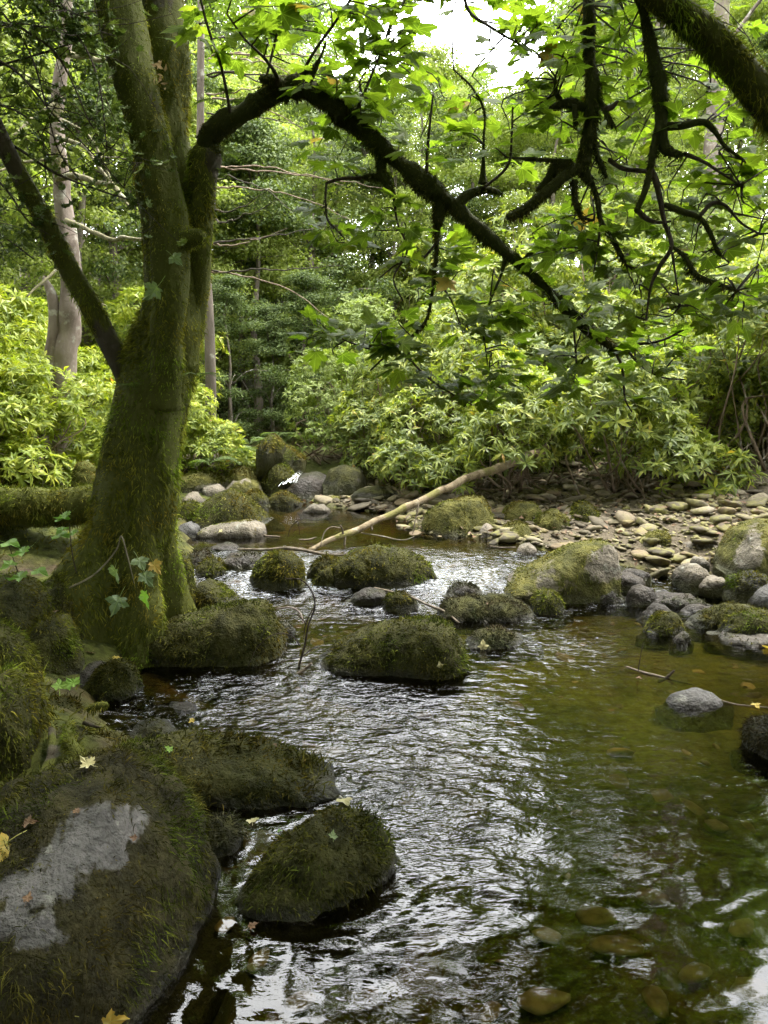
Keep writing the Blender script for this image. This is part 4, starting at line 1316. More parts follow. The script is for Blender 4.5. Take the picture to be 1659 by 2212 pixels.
# start the limb inside the trunk
c = c[12:]
r = r[12:]
tube_part('limb', c, r * .82, rt, 'bark', 'moss_trunk', 20, .14, 8, 42, dens=.85, furlen=.036, furw=.0042, droop=1.1, mossfn=patchy(.25))
D2 = 3.35
BR2 = [
    ([(1290, -110, 26, D2 - .1), (1272, -30, 32, D2), (1268, 40, 34, D2), (1270, 120, 34, D2), (1276, 190, 36, D2), (1272, 260, 36, D2), (1270, 320, 38, D2), (1262, 365, 36, D2), (1275, 395, 18, D2)], 1),
    ([(1262, 360, 28, D2), (1225, 378, 28, D2 - .02), (1195, 402, 26, D2 - .04), (1160, 430, 24, D2 - .05), (1125, 458, 24, D2 - .06), (1095, 470, 14, D2 - .07)], 1),
    ([(1245, 360, 18, D2), (1205, 362, 30, D2 + .02), (1180, 395, 24, D2 + .03), (1160, 410, 10, D2 + .03)], 1),
    ([(1235, 350, 14, D2), (1180, 345, 12, D2), (1130, 342, 8, D2), (1095, 340, 5, D2)], 1),
    ([(1268, 235, 20, D2), (1235, 222, 26, D2), (1205, 230, 22, D2), (1180, 242, 8, D2)], 1),
    ([(1215, 222, 14, D2), (1202, 200, 14, D2), (1200, 165, 5, D2)], 1),
    ([(1240, 225, 16, D2 - .02), (1243, 255, 14, D2 - .02), (1240, 275, 5, D2 - .02)], 1),
    ([(1280, 200, 16, D2), (1300, 225, 14, D2 - .03), (1318, 262, 16, D2 - .04), (1330, 275, 6, D2 - .04)], 1),
    ([(1300, 235, 12, D2 - .03), (1320, 232, 12, D2 - .05), (1335, 218, 6, D2 - .06)], 1),
    ([(1285, 300, 12, D2), (1292, 340, 14, D2 - .02), (1305, 370, 12, D2 - .03), (1310, 385, 4, D2 - .03)], 1),
    ([(1275, 385, 18, D2), (1290, 430, 14, D2 - .02), (1298, 475, 12, D2 - .03), (1320, 515, 11, D2 - .04), (1340, 550, 12, D2 - .05), (1352, 572, 5, D2 - .05)], 1),
    ([(1240, 390, 16, D2), (1242, 430, 18, D2 - .01), (1250, 455, 14, D2 - .02), (1262, 475, 5, D2 - .02)], 1),
    ([(1250, 465, 7, D2), (1280, 475, 6, D2), (1285, 460, 4, D2)], 0),
    ([(1298, 480, 6, D2 - .03), (1290, 540, 4, D2 - .03), (1282, 590, 3, D2 - .03)], 0),
    ([(1315, 345, 10, D2 - .04), (1345, 365, 9, D2 - .05), (1385, 370, 10, D2 - .06), (1415, 372, 7, D2 - .06)], 1),
    ([(1350, -60, 20, D2 - .12), (1385, 10, 28, D2 - .1), (1402, 80, 30, D2 - .1), (1420, 150, 34, D2 - .1), (1428, 220, 32, D2 - .1), (1430, 275, 30, D2 - .1), (1440, 318, 28, D2 - .1), (1475, 335, 16, D2 - .1)], 1),
    ([(1425, 262, 20, D2 - .1), (1412, 330, 18, D2 - .11), (1402, 380, 16, D2 - .12), (1385, 425, 18, D2 - .12), (1372, 455, 12, D2 - .12)], 1),
    ([(1440, 272, 22, D2 - .1), (1480, 268, 20, D2 - .12), (1520, 262, 18, D2 - .13), (1545, 285, 14, D2 - .14), (1565, 315, 11, D2 - .14), (1605, 345, 5, D2 - .15)], 1),
    ([(1475, 332, 10, D2 - .1), (1520, 350, 7, D2 - .12), (1560, 375, 5, D2 - .13), (1600, 400, 4, D2 - .14)], 0),
    ([(1408, 365, 12, D2 - .12), (1424, 420, 12, D2 - .13), (1436, 480, 9, D2 - .13), (1450, 530, 9, D2 - .14), (1425, 575, 10, D2 - .15), (1405, 620, 6, D2 - .15), (1395, 690, 4, D2 - .15)], 1),
    ([(1434, 440, 14, D2 - .13), (1475, 455, 16, D2 - .14), (1512, 470, 12, D2 - .15), (1535, 505, 13, D2 - .16), (1550, 545, 12, D2 - .16), (1560, 555, 4, D2 - .16)], 1),
    ([(1512, 468, 8, D2 - .15), (1540, 440, 9, D2 - .16), (1570, 445, 6, D2 - .17), (1600, 480, 5, D2 - .18), (1640, 505, 4, D2 - .18)], 0),
    ([(1450, 530, 9, D2 - .14), (1480, 555, 11, D2 - .15), (1500, 590, 14, D2 - .16), (1525, 605, 14, D2 - .17), (1560, 618, 12, D2 - .18), (1590, 628, 4, D2 - .18)], 1),
    ([(1375, 450, 12, D2 - .12), (1395, 470, 12, D2 - .13), (1420, 480, 8, D2 - .13), (1450, 478, 4, D2 - .13)], 1),
    ([(1452, 545, 6, D2 - .15), (1460, 600, 4, D2 - .15), (1470, 660, 3, D2 - .15)], 0),
    ([(1000, -60, 8, 3.5), (1010, 20, 7, 3.5), (1060, 60, 6, 3.45), (1130, 100, 4, 3.4)], 0),
]
rpts = build_branches(BR2, rt, 400)
tube_part('branch', catmull([[2.25, 3.4, 3.9], [1.8, 3.35, 4.0], [1.3, 3.3, 3.75], P(1290, -110, D2 - .1)], 24), np.linspace(.06, .03, 24), rt, 'bark_branch', None, 10, .15, 8, 470)

# ------------------------------------------------------------------ sycamore leaves on twigs
RL = np.random.default_rng(77)


def leafy(parent, src, targets, nleaf, seed, size=(.085, .13), maxparts=290, yellow=.02, updir=.75, matname='syc'):
    """targets: (N,3) twig tips. A twig grows from the nearest branch point to each tip and carries leaves."""
    rg = np.random.default_rng(seed)
    allp = np.concatenate(src)
    LP, LR, LS = [], [], []
    for t in targets:
        d = np.linalg.norm(allp - t, axis=1) + .35 * np.abs(allp[:, 2] - t[2] - .0)
        a = allp[np.argmin(d)]
        L = np.linalg.norm(t - a)
        mid = (a + t) / 2 + rg.normal(size=3) * .10 * L + np.array([0, 0, .10 * L])
        m2 = mid * .5 + t * .5 + rg.normal(size=3) * .06 * L
        c = catmull([a, mid, m2, t], 10)
        V, fs = tube(c, np.linspace(.0040, .0016, 10), 5)
        if L > .04:
            ob('twig', mesh('twig', V, fs, M['twig'], attrs={'moss': np.zeros(len(V))}), parent)
        k = rg.poisson(nleaf) + 1
        for q in range(k):
            u = 1 - .8 * rg.random() ** 1.3
            b = c[int(u * 9)]
            az = rg.uniform(0, 2 * math.pi)
            out = np.array([math.cos(az), math.sin(az), rg.uniform(-.35, .15)])
            nrm = unit(np.array([0, -.12, updir]) + rg.normal(size=3) * .27)
            y = unit(out - nrm * (out @ nrm))
            x = np.cross(y, nrm)
            s = rg.uniform(*size) * (1 if q else 1.1)
            LP.append(b + y * s * .6)
            LR.append(np.stack([x, y, nrm], -1))
            LS.append(s)
    LP, LR, LS = np.array(LP), np.array(LR), np.array(LS)
    return LP, LR, LS


def emit_leaves(parent, LP, LR, LS, seed, maxparts=290, yellow=.02):
    rg = np.random.default_rng(seed)
    d = (LP - CAM) @ np.array([0, CP, -SP])
    px = 829.5 + (LP[:, 0] - CAM[0]) / d * F
    py = 1106 - ((LP - CAM) @ np.array([0, SP, CP])) / d * F
    vis = (px > -20) & (px < 1680) & (py > -40) & (d > 0)
    sz = np.where(vis, LS / d, 0)
    o_ = np.argsort(-sz)
    n1 = min(maxparts, int(vis.sum()))
    for k in o_[:n1]:
        me = SYCY if rg.random() < yellow else SYCM[rg.integers(6)]
        o = ob('leaf', me, parent)
        o.matrix_world = Matrix.Translation(LP[k]) @ Matrix(LR[k].tolist()).to_4x4() @ Matrix.Scale(LS[k], 4)
    rest = o_[n1:]
    if len(rest):
        parts, luv = [], []
        for q in range(6):
            ii = rest[q::6]
            if len(ii):
                parts.append(scatter(SYC[q][0], SYC[q][1], LP[ii], LR[ii], LS[ii]))
                luv.append(np.tile(SYC[q][2], (len(ii), 1)))
        V, fs = join(parts)
        ob('foliage', mesh('foliage', V, fs, M['syc'], smooth=False, attrs={'luv': np.concatenate(luv)}), parent, kind='stuff')


def tips_in(boxes, rg):
    out = []
    for (x0, x1, y0, y1, Ya, Yb, n) in boxes:
        for _ in range(n):
            out.append(P(rg.uniform(x0, x1), rg.uniform(y0, y1), rg.uniform(Ya, Yb)))
    return np.array(out)


# left tree: along the arching limb and its drooping twigs, plus the canopy over the top of the picture
t1 = tips_in([(780, 900, -40, 140, 3.8, 4.8, 12), (890, 1090, -40, 80, 3.7, 4.6, 10), (400, 640, -60, 110, 3.7, 4.6, 26), (640, 880, -60, 210, 3.6, 4.8, 30), (700, 980, 200, 330, 3.8, 4.8, 16), (930, 1120, 200, 380, 3.7, 4.6, 9), (640, 760, 300, 500, 4.0, 4.6, 7), (700, 900, 430, 560, 3.7, 4.3, 9), (880, 1080, 480, 660, 3.6, 4.4, 10),
              (640, 860, 690, 780, 3.5, 4.1, 11), (860, 1080, 660, 800, 3.5, 4.2, 9), (900, 1120, 790, 860, 3.6, 4.1, 9), (1080, 1300, 560, 700, 3.5, 4.2, 12), (1060, 1280, 740, 860, 3.5, 4.1, 12), (1280, 1480, 720, 880, 3.5, 4.1, 12), (1120, 1260, 440, 560, 3.7, 4.4, 8)], RL)
A = leafy(syc_tree, [lc] + bpts, t1, 3.4, 501)
emit_leaves(syc_tree, *A, 502, 290, .02)
t2 = tips_in([(1100, 1300, -40, 140, 3.0, 4.0, 18), (1280, 1560, -40, 160, 3.4, 4.4, 18), (1060, 1260, 120, 330, 3.2, 4.2, 18), (1280, 1500, 150, 380, 3.4, 4.4, 24), (1480, 1700, 120, 420, 3.2, 4.4, 18), (1250, 1480, 380, 520, 3.3, 4.2, 16), (1450, 1700, 400, 560, 3.2, 4.2, 20),
              (1280, 1500, 540, 720, 3.2, 4.0, 17), (1480, 1700, 560, 720, 3.2, 4.0, 16), (1120, 1300, 480, 600, 3.3, 4.0, 7)], RL)
A = leafy(rt, rpts, t2, 3.2, 511, (.075, .112))
emit_leaves(rt, *A, 512, 290, .025)

# unseen crowns of both sycamores: limbs and leaf layers added to shade the foreground
RC = np.random.default_rng(91)


def crown(parent, bases, centres, nper, seed, name='foliage', size=(.10, .16)):
    rg = np.random.default_rng(seed)
    LP, LR, LS = [], [], []
    for (cx, cy_, cz, rx, ry, rz) in centres:
        b = bases[np.argmin([np.linalg.norm(np.array(q) - (cx, cy_, cz)) for q in bases])]
        m_ = (np.array(b) + (cx, cy_, cz)) / 2 + [0, 0, .3]
        c = catmull([b, m_, (cx, cy_, cz)], 12)
        tube_part('branch', c, np.linspace(.05, .015, 12), parent, 'bark_branch', None, 7, .1, 8, seed)
        n = int(nper * rx * ry)
        q = unit(rg.normal(size=(n, 3))) * rg.random((n, 1)) ** .4 * np.array([rx, ry, rz]) + np.array([cx, cy_, cz])
        LP.append(q)
        nr = unit(np.array([0, 0, 1.0]) + rg.normal(size=(n, 3)) * .35)
        LR.append(frames(nr, rg))
        LS.append(rg.uniform(*size, n))
    LP, LR, LS = np.concatenate(LP), np.concatenate(LR), np.concatenate(LS)
    parts, luv = [], []
    for k in range(6):
        ii = np.arange(len(LP))[k::6]
        parts.append(scatter(SYC[k][0], SYC[k][1], LP[ii], LR[ii], LS[ii]))
        luv.append(np.tile(SYC[k][2], (len(ii), 1)))
    V, fs = join(parts)
    ob(name, mesh(name, V, fs, M['syc'], smooth=False, attrs={'luv': np.concatenate(luv)}), parent, kind='stuff')


top1, top2 = P(190, -700, TY + .2), P(380, -900, TY + .4)
crown(syc_tree, [top1, top2], [(-2.6, 4.2, 5.2, 1.5, 1.4, .7), (-1.3, 4.8, 6.0, 1.4, 1.3, .7), (-2.2, 6.0, 6.2, 1.5, 1.4, .8), (-.9, 3.4, 6.6, 1.3, 1.3, .6), (-3.6, 5.2, 6.0, 1.5, 1.5, .8), (-2.0, 3.0, 7.0, 1.5, 1.2, .6), (-1.2, 6.4, 7.6, 1.6, 1.3, .8), (-3.4, 3.0, 5.8, 1.4, 1.4, .7), (-.4, 2.0, 7.6, 1.5, 1.4, .7), (-1.6, 1.4, 6.8, 1.5, 1.3, .7)], 200, 600)
crown(rt, [np.array([2.1, 3.5, 5.5]), np.array([2.0, 3.6, 7.5])], [(1.7, 3.4, 6.6, 1.4, 1.3, .7), (3.3, 3.4, 5.4, 1.4, 1.4, .7), (.8, 1.6, 7.2, 1.5, 1.4, .7), (2.2, 1.6, 6.6, 1.4, 1.4, .7)], 190, 601)
# ------------------------------------------------------------------ shrubs and woodland behind
def lance(w=.26, droop=.2, fold=.05):
    return np.array([[0, 0, 0], [.45, w * .5, fold], [.5, 0, -.01 + droop * .15], [.45, -w * .5, fold], [1, 0, -droop]]), [np.array([[0, 2, 1], [0, 3, 2], [2, 4, 1], [3, 4, 2]])]


def whorl(nl, elev, seed, w=.26):
    r = np.random.default_rng(seed)
    parts = []
    for k in range(nl):
        v, f = lance(w * r.uniform(.85, 1.15), r.uniform(.1, .3))
        v = v * r.uniform(.75, 1.1)
        e = elev + r.normal() * .22
        ce, se = math.cos(e), math.sin(e)
        v = np.column_stack([v[:, 0] * ce - v[:, 2] * se, v[:, 1], v[:, 0] * se + v[:, 2] * ce])
        a = 2 * math.pi * k / nl * 1.0 + r.normal() * .2
        ca, sa = math.cos(a), math.sin(a)
        v = np.column_stack([v[:, 0] * ca - v[:, 1] * sa, v[:, 0] * sa + v[:, 1] * ca, v[:, 2]])
        parts.append((v, f))
    return join(parts)


WH = [whorl(7 + k % 3, (-.4, .15, .5)[k % 3], 700 + k, (.22, .27, .25)[k % 3]) for k in range(6)]
WHM = {m: [mesh('leaf_cluster', v, f, M[m], smooth=False) for v, f in WH] for m in ('rho', 'rho_y', 'rho_p')}


def lumpy_points(n, lumps, rg, shell=.75):
    """points near the upper/outer shell of a set of ellipsoids, with outward normals"""
    out, nor = [], []
    L = np.array(lumps, float)
    wt = (L[:, 3] * L[:, 4] + L[:, 3] * L[:, 5]) ** 1.0
    k = rg.choice(len(L), n * 3, p=wt / wt.sum())
    d = unit(rg.normal(size=(n * 3, 3)))
    d[:, 2] = np.where(d[:, 2] < -.35, -d[:, 2], d[:, 2])
    rr = shell + (1.04 - shell) * rg.random((n * 3, 1)) ** .5
    p = L[k, :3] + d * rr * L[k, 3:]
    nn = unit(d / L[k, 3:])
    keep = np.ones(len(p), bool)
    for q in range(len(L)):
        ins = (((p - L[q, :3]) / L[q, 3:]) ** 2).sum(1) < .55
        keep &= ~(ins & (k != q))
    p, nn = p[keep][:n], nn[keep][:n]
    return p, nn


def rhodo_mesh(seed, lumps, n, mat, leaf=(.10, .16), name='foliage', up=.75):
    rg = np.random.default_rng(seed)
    p, nn = lumpy_points(n, lumps, rg)
    z = unit(nn * .8 + np.array([0, 0, up]) + rg.normal(size=p.shape) * .28)
    R = frames(z, rg)
    s = rg.uniform(*leaf, len(p))
    parts = []
    for k in range(6):
        ii = np.arange(len(p))[k::6]
        parts.append(scatter(WH[k][0], WH[k][1], p[ii], R[ii], s[ii]))
    V, fs = join(parts)
    return mesh(name, V, fs, M[mat], smooth=False), p, z


def stems_mesh(seed, lumps, base, n, mat='stem', r0=.018):
    rg = np.random.default_rng(seed)
    parts = []
    L = np.array(lumps, float)
    for k in range(n):
        l = L[rg.integers(len(L))]
        t = l[:3] + unit(rg.normal(size=3)) * l[3:] * .8
        b = np.array(base) + np.array([rg.normal() * .28, rg.normal() * .22, 0])
        b[0] += (l[0] - base[0]) * .35
        m1 = b * .6 + t * .4 + rg.normal(size=3) * .16
        m2 = b * .25 + t * .75 + rg.normal(size=3) * .14
        c = catmull([b, m1, m2, t], 14)
        parts.append(tube(c, np.linspace(r0 * rg.uniform(.5, 1.1), .003, 14), 5))
    V, fs = join(parts)
    return V, fs


def make_lumps(rg, w, d, h, n):
    out = []
    for k in range(n):
        x, y = rg.uniform(-.75, .75) * w / 2, rg.uniform(-.7, .7) * d / 2
        z = h * (rg.uniform(.25, .75)) * (1 - .35 * (abs(x) / (w / 2)) ** 2)
        out.append((x, y, z, w * rg.uniform(.16, .26), d * rg.uniform(.18, .28), h * rg.uniform(.16, .26)))
    for k in range(4):                          # low skirts that hang to the ground
        out.append((rg.uniform(-.4, .4) * w, rg.uniform(-.45, .1) * d, h * rg.uniform(.08, .2), w * .2, d * .2, h * .16))
    return out


RV = []      # rhododendron variants
for k, (mt, w, d, h, nl, n) in enumerate([('rho', 2.6, 1.8, 2.1, 13, 900), ('rho', 2.4, 1.8, 2.3, 13, 900), ('rho_y', 2.2, 1.6, 2.0, 12, 850), ('rho_y', 2.0, 1.5, 1.7, 11, 800), ('rho_p', 2.3, 1.7, 2.0, 13, 1000)]):
    rg = np.random.default_rng(800 + k)
    lumps = make_lumps(rg, w, d, h, nl)
    me, p, z = rhodo_mesh(820 + k, lumps, n, mt, (.105, .165) if mt != 'rho_p' else (.07, .11))
    inn, _, _ = rhodo_mesh(840 + k, [(a, b, c * .9, e * .7, f * .7, g * .7) for a, b, c, e, f, g in lumps], n // 4, mt, (.09, .14))
    V, fs = stems_mesh(860 + k, lumps, (0, 0, -.1), 34)
    sm = mesh('stem', V, fs, M['stem'], attrs={'moss': np.zeros(len(V))})
    RV.append((me, inn, sm, mt, p, z))


def rhodo(v, loc, sc, rot, label, near=0, group='rhododendron bushes along the banks', squash=1.0):
    t = ob('rhododendron_bush', None, None, loc, label, 'bush', group)
    t.rotation_euler = (0, 0, rot)
    t.scale = (sc, sc, sc * squash)
    me, inn, sm, mt, p, z = RV[v]
    ob('foliage', me, t, kind='stuff')
    ob('foliage', inn, t, kind='stuff')
    ob('stem', sm, t)
    if near:                                    # the clusters that face the water, one by one
        rg = np.random.default_rng(int(abs(loc[0] * 100)) + v)
        fr = p @ np.array([math.sin(-rot) * -1, -math.cos(rot), 0])
        cand = np.argsort(-(fr + rg.normal(size=len(p)) * .15))[:near]
        for k in cand:
            o = ob('leaf_cluster', WHM[mt][rg.integers(6)], t)
            n_ = unit(z[k:k + 1] + rg.normal(size=(1, 3)) * .2)
            R_ = frames(n_, rg)[0]
            o.matrix_local = Matrix.Translation(p[k] + n_[0] * .05 + rg.normal(size=3) * .04) @ Matrix(R_.tolist()).to_4x4() @ Matrix.Scale(rg.uniform(.11, .17), 4)
    return t


def on_ground(px, Y, dz=0.0):
    x = (px - 829.5) / F * (Y * CP + 1.1 * SP)
    return (x, Y, float(gz(np.array([x]), np.array([Y]))[0][0]) + dz)


# right bank, front row to back
rhodo(0, on_ground(1340, 8.0), .95, .3, 'rhododendron drooping lowest over the gravel at right', 40)
rhodo(1, on_ground(1590, 8.25), 1.05, 2.4, 'rhododendron at the right edge above the bare tangled stems', 40)
rhodo(0, on_ground(1110, 8.4), .9, 3.9, 'rhododendron bush behind the pale boulder and the log end', 40)
rhodo(1, on_ground(880, 9.2), .85, 5.2, 'rhododendron bush behind the pebble spit left of the log', 36)
rhodo(4, on_ground(760, 10.4), .8, .8, 'pale small leaved shrub hanging over the waterfall', 30)
rhodo(1, on_ground(1740, 7.9), .9, 1.9, 'rhododendron half outside the right edge', 0)
rhodo(0, on_ground(1740, 9.9), 1.1, 3.0, 'dark rhododendron at the right edge above the tangled stems', 0)
rhodo(4, on_ground(760, 12.6), 1.15, 2.8, 'pale leafed bush rising behind the waterfall shrub')
rhodo(0, on_ground(980, 10.9), 1.15, 1.3, 'rhododendron in the second row behind the log')
rhodo(1, on_ground(1200, 10.3), 1.15, .2, 'rhododendron in the second row above the pale boulder')
rhodo(0, on_ground(1450, 10.2), 1.2, 2.9, 'rhododendron in the second row at right of centre')
rhodo(1, on_ground(1680, 10.4), 1.25, 4.4, 'rhododendron in the second row near the right edge')
rhodo(4, on_ground(1480, 13.5), 1.4, 1.0, 'tall pale shrub behind the right rhododendrons')
rhodo(1, on_ground(1250, 13.8), 1.35, 3.3, 'tall rhododendron in the third row right of centre')
rhodo(0, on_ground(1020, 14.2), 1.4, 5.5, 'tall rhododendron in the third row behind the log end')
rhodo(4, on_ground(1690, 13.8), 1.4, 3.0, 'tall pale shrub at the right edge in the third row')
# left bank
rhodo(2, on_ground(110, 6.9), .78, .4, 'yellow green rhododendron left of the sycamore trunk', 40, squash=.95)
rhodo(3, on_ground(-60, 6.6), .85, 2.0, 'yellow green rhododendron cut by the left edge', 30)
rhodo(3, on_ground(455, 9.2), .66, 3.4, 'yellow green rhododendron just right of the sycamore trunk', 40)
rhodo(2, on_ground(250, 8.6), .85, 5.0, 'yellow green rhododendron behind the sycamore trunk')
rhodo(2, on_ground(40, 9.0), 1.0, 1.2, 'rhododendron behind the pale dead trunk')
rhodo(2, on_ground(330, 11.0), 1.0, 2.2, 'rhododendron further up the left bank')


# ---- small leaved dark evergreens (holly) and woodland trees
def quadleaf(w=.55):
    return np.array([[0, 0, 0], [.5, w * .5, .06], [1, 0, -.06], [.5, -w * .5, .06]]), [np.array([[0, 3, 1], [1, 3, 2]])]


QL, QF = quadleaf()


def leaf_cloud(seed, clumps, per, leaf, mat, flat=.6, name='crown'):
    rg = np.random.default_rng(seed)
    L = np.array(clumps, float)
    n = per * len(L)
    k = np.repeat(np.arange(len(L)), per)
    d = unit(rg.normal(size=(n, 3)))
    p = L[k, :3] + d * rg.random((n, 1)) ** .45 * L[k, 3:]
    z = unit(np.array([0, 0, flat]) + d * .5 + rg.normal(size=(n, 3)) * .4)
    V, fs = scatter(QL, QF, p, frames(z, rg), rg.uniform(*leaf, n))
    return mesh(name, V, fs, M[mat], smooth=False)


def tree_variant(seed, H, crown0, rad, nclump, per, leaf, mat, barkm, r0, flat=.6, csize=(.5, .9), lean=.3):
    rg = np.random.default_rng(seed)
    tp = [[0, 0, -.4]]
    for k in range(1, 7):
        tp.append([rg.normal() * lean * .25 * k / 3, rg.normal() * lean * .25 * k / 3, H * k / 6])
    tc = catmull(tp, 40)
    V, fs = tube(tc, r0 * np.linspace(1.15, .12, 40) * (1 + .5 * np.exp(-np.linspace(0, 12, 40))), 12, .12, 4, seed)
    trunk_me = mesh('trunk', V, fs, M[barkm], attrs={'moss': .35 * sstep(.2, -.3, fbm(V * 1.5, 3, seed))})
    clumps, limbs = [], []
    for k in range(nclump):
        t = rg.random() ** .8
        zc = crown0 + (H - crown0) * t
        rr = rad * math.sqrt(max(.08, 1 - (2 * t - .75) ** 2 * .7)) * rg.uniform(.25, 1.0)
        a = rg.uniform(0, 2 * math.pi)
        c0 = tc[int(np.clip(zc / H * 39 - 3, 2, 38))]
        c = np.array([c0[0] + rr * math.cos(a), c0[1] + rr * math.sin(a), zc])
        s = rg.uniform(*csize)
        clumps.append((*c, s, s, s * flat * .8))
        if k % 3 == 0:
            limbs.append(tube(catmull([c0, (c0 + c) / 2 + [0, 0, .25], c], 8), np.linspace(r0 * .22, .012, 8), 6))
    V, fs = join(limbs)
    limb_me = mesh('limbs', V, fs, M[barkm], attrs={'moss': np.full(len(V), .2)})
    return trunk_me, limb_me, leaf_cloud(seed + 1, clumps, per, leaf, mat, flat)


TV = {
    'holly': tree_variant(900, 5.2, .3, 1.5, 50, 380, (.055, .085), 'holly', 'bark_grey', .07, .5, (.35, .6)),
    'holly2': tree_variant(902, 6.4, .5, 1.8, 52, 330, (.055, .09), 'holly', 'bark_grey', .08, .5, (.4, .65)),
    'decid': tree_variant(910, 12, 2.2, 3.4, 74, 360, (.10, .16), 'decid', 'bark_grey', .17, .5, (.7, 1.3)),
    'decid2': tree_variant(912, 10, .7, 3.0, 80, 380, (.09, .15), 'decid2', 'bark_grey', .14, .5, (.6, 1.1)),
    'conif': tree_variant(914, 17, 4.5, 2.6, 70, 320, (.10, .22), 'conif', 'bark_grey', .24, .35, (.6, 1.1), .15),
    'tall': tree_variant(916, 16, 6.5, 3.2, 60, 330, (.11, .17), 'decid', 'bark_grey', .2, .5, (.7, 1.3), .2),
}


def tree(v, loc, sc, rot, label, name='woodland_tree', group='trees in the wood behind the stream', cat='tree', sx=1.0):
    t = ob(name, None, None, loc, label, cat, group)
    t.rotation_euler = (0, 0, rot)
    t.scale = (sc * sx, sc * sx, sc)
    a, b, c = TV[v]
    ob('trunk', a, t)
    ob('limbs', b, t, kind='stuff')
    ob('crown', c, t, kind='stuff')
    return t


TREES = [
    ('holly', 560, 13.2, .95, 'dark holly right of the sycamore behind the cascade'), ('holly2', 680, 14.2, .9, 'dark holly left of centre above the waterfall'),
    ('holly', 430, 14.6, 1.0, 'dark holly hidden partly by the sycamore trunk'), ('holly', 800, 16.0, 1.05, 'dark holly in the middle behind the pale shrub'),
    ('holly2', 1330, 15.8, .85, 'holly behind the third row right of centre'), ('holly', 200, 11.5, 1.0, 'dark holly behind the left rhododendrons'),
    ('holly2', 20, 11.8, 1.0, 'dark holly at the left edge'), ('holly', 1640, 16.5, 1.1, 'holly at the right edge behind the bushes'),
    ('decid2', 620, 19.5, .8, 'light green tree left of centre in the wood'), ('decid', 720, 23, .6, 'sunlit tree standing left of the sky gap'),
    ('decid2', 930, 18.5, .62, 'small bright tree in the middle of the wood'), ('decid2', 1110, 19.5, .5, 'bright tree below the sky gap'),
    ('decid', 1000, 30, .6, 'distant tree under the sky gap'), ('decid2', 1260, 21, .7, 'bright tree right of the sky gap'),
    ('tall', 1380, 20, 1.0, 'tall grey trunk tree right of the hanging branches'), ('tall', 1500, 15.8, .95, 'slim pale trunk tree near the right edge'),
    ('conif', 1290, 27, .9, 'dark conifer right of the sky gap'), ('conif', 1590, 24, 1.0, 'dark conifer at the right'),
    ('decid', 1470, 27, .95, 'broad tree deep in the wood at right'), ('decid', 1680, 21, .9, 'leafy tree at the right edge of the wood'),
    ('tall', 1700, 30, 1.1, 'far tall tree at the right edge'), ('conif', 560, 26, .95, 'dark conifer behind the sycamore limb'),
    ('decid', 400, 21, .95, 'leafy tree behind the sycamore trunk'), ('decid2', 250, 17, .85, 'pale leafy tree left of the sycamore trunk'),
    ('decid', 90, 19, .95, 'leafy tree behind the pale dead trunk'), ('conif', 180, 27, 1.0, 'dark conifer deep in the left wood'),
    ('decid2', -60, 15, .9, 'pale leafy tree cut by the left edge'), ('tall', 40, 27, 1.1, 'tall tree deep at the left edge'),
    ('decid', 860, 36, .65, 'farthest tree left of the sky gap'), ('decid', 1180, 36, .7, 'farthest tree right of the sky gap'),
    ('decid2', 480, 33, 1.1, 'far tree behind the arching limb'), ('tall', 700, 38, 1.0, 'far tall tree left of centre'),
    ('decid', 1380, 40, 1.2, 'far broad tree at right of centre'), ('decid', 300, 40, 1.3, 'far broad tree at left'),
]
TREES += [
    ('holly2', 900, 15.2, .8, 'dark understorey tree behind the second row left of centre'), ('holly', 1120, 17.0, .9, 'understorey holly in the middle of the wood'),
    ('decid2', 1420, 17.5, .6, 'low bright tree behind the slim trunk'), ('decid2', 520, 16.5, .62, 'low bright tree right of the sycamore trunk'),
    ('decid2', 1560, 19.0, .7, 'low bright tree behind the right edge bushes'), ('holly2', 330, 15.5, 1.0, 'understorey holly behind the sycamore'),
    ('decid2', 740, 17.8, .66, 'low bright tree above the waterfall'), ('decid2', 120, 14.0, .66, 'low bright tree behind the pale dead trunk'),
    ('decid2', 440, 13.2, .5, 'light small tree right behind the sycamore fork'), ('decid2', 600, 15.2, .55, 'light small tree under the arching limb'), ('decid2', 850, 14.6, .42, 'light sapling tree left of centre above the bushes'),
    ('decid2', 1180, 15.4, .5, 'light small tree right of centre above the bushes'), ('decid2', 1350, 14.2, .42, 'light sapling tree by the third row bushes'), ('decid2', 270, 12.6, .55, 'light small tree left of the sycamore fork'),
    ('decid2', 10, 10.5, .5, 'light small tree at the left edge'), ('decid2', 1010, 16.4, .5, 'light small tree below the sky gap'),
    ('holly', 590, 11.9, .42, 'low dark holly bush beside the cascade'), ('holly', 500, 11.2, .45, 'low dark holly bush right of the trunk'), ('holly', 665, 12.2, .5, 'low holly bush behind the waterfall'), ('decid2', 530, 14.0, .45, 'pale sapling tree over the cascade'),
    ('decid', 1250, 30, .9, 'tree filling the gap right of the sky'), ('decid', 640, 30, .9, 'tree filling the wood left of the limb'),
]
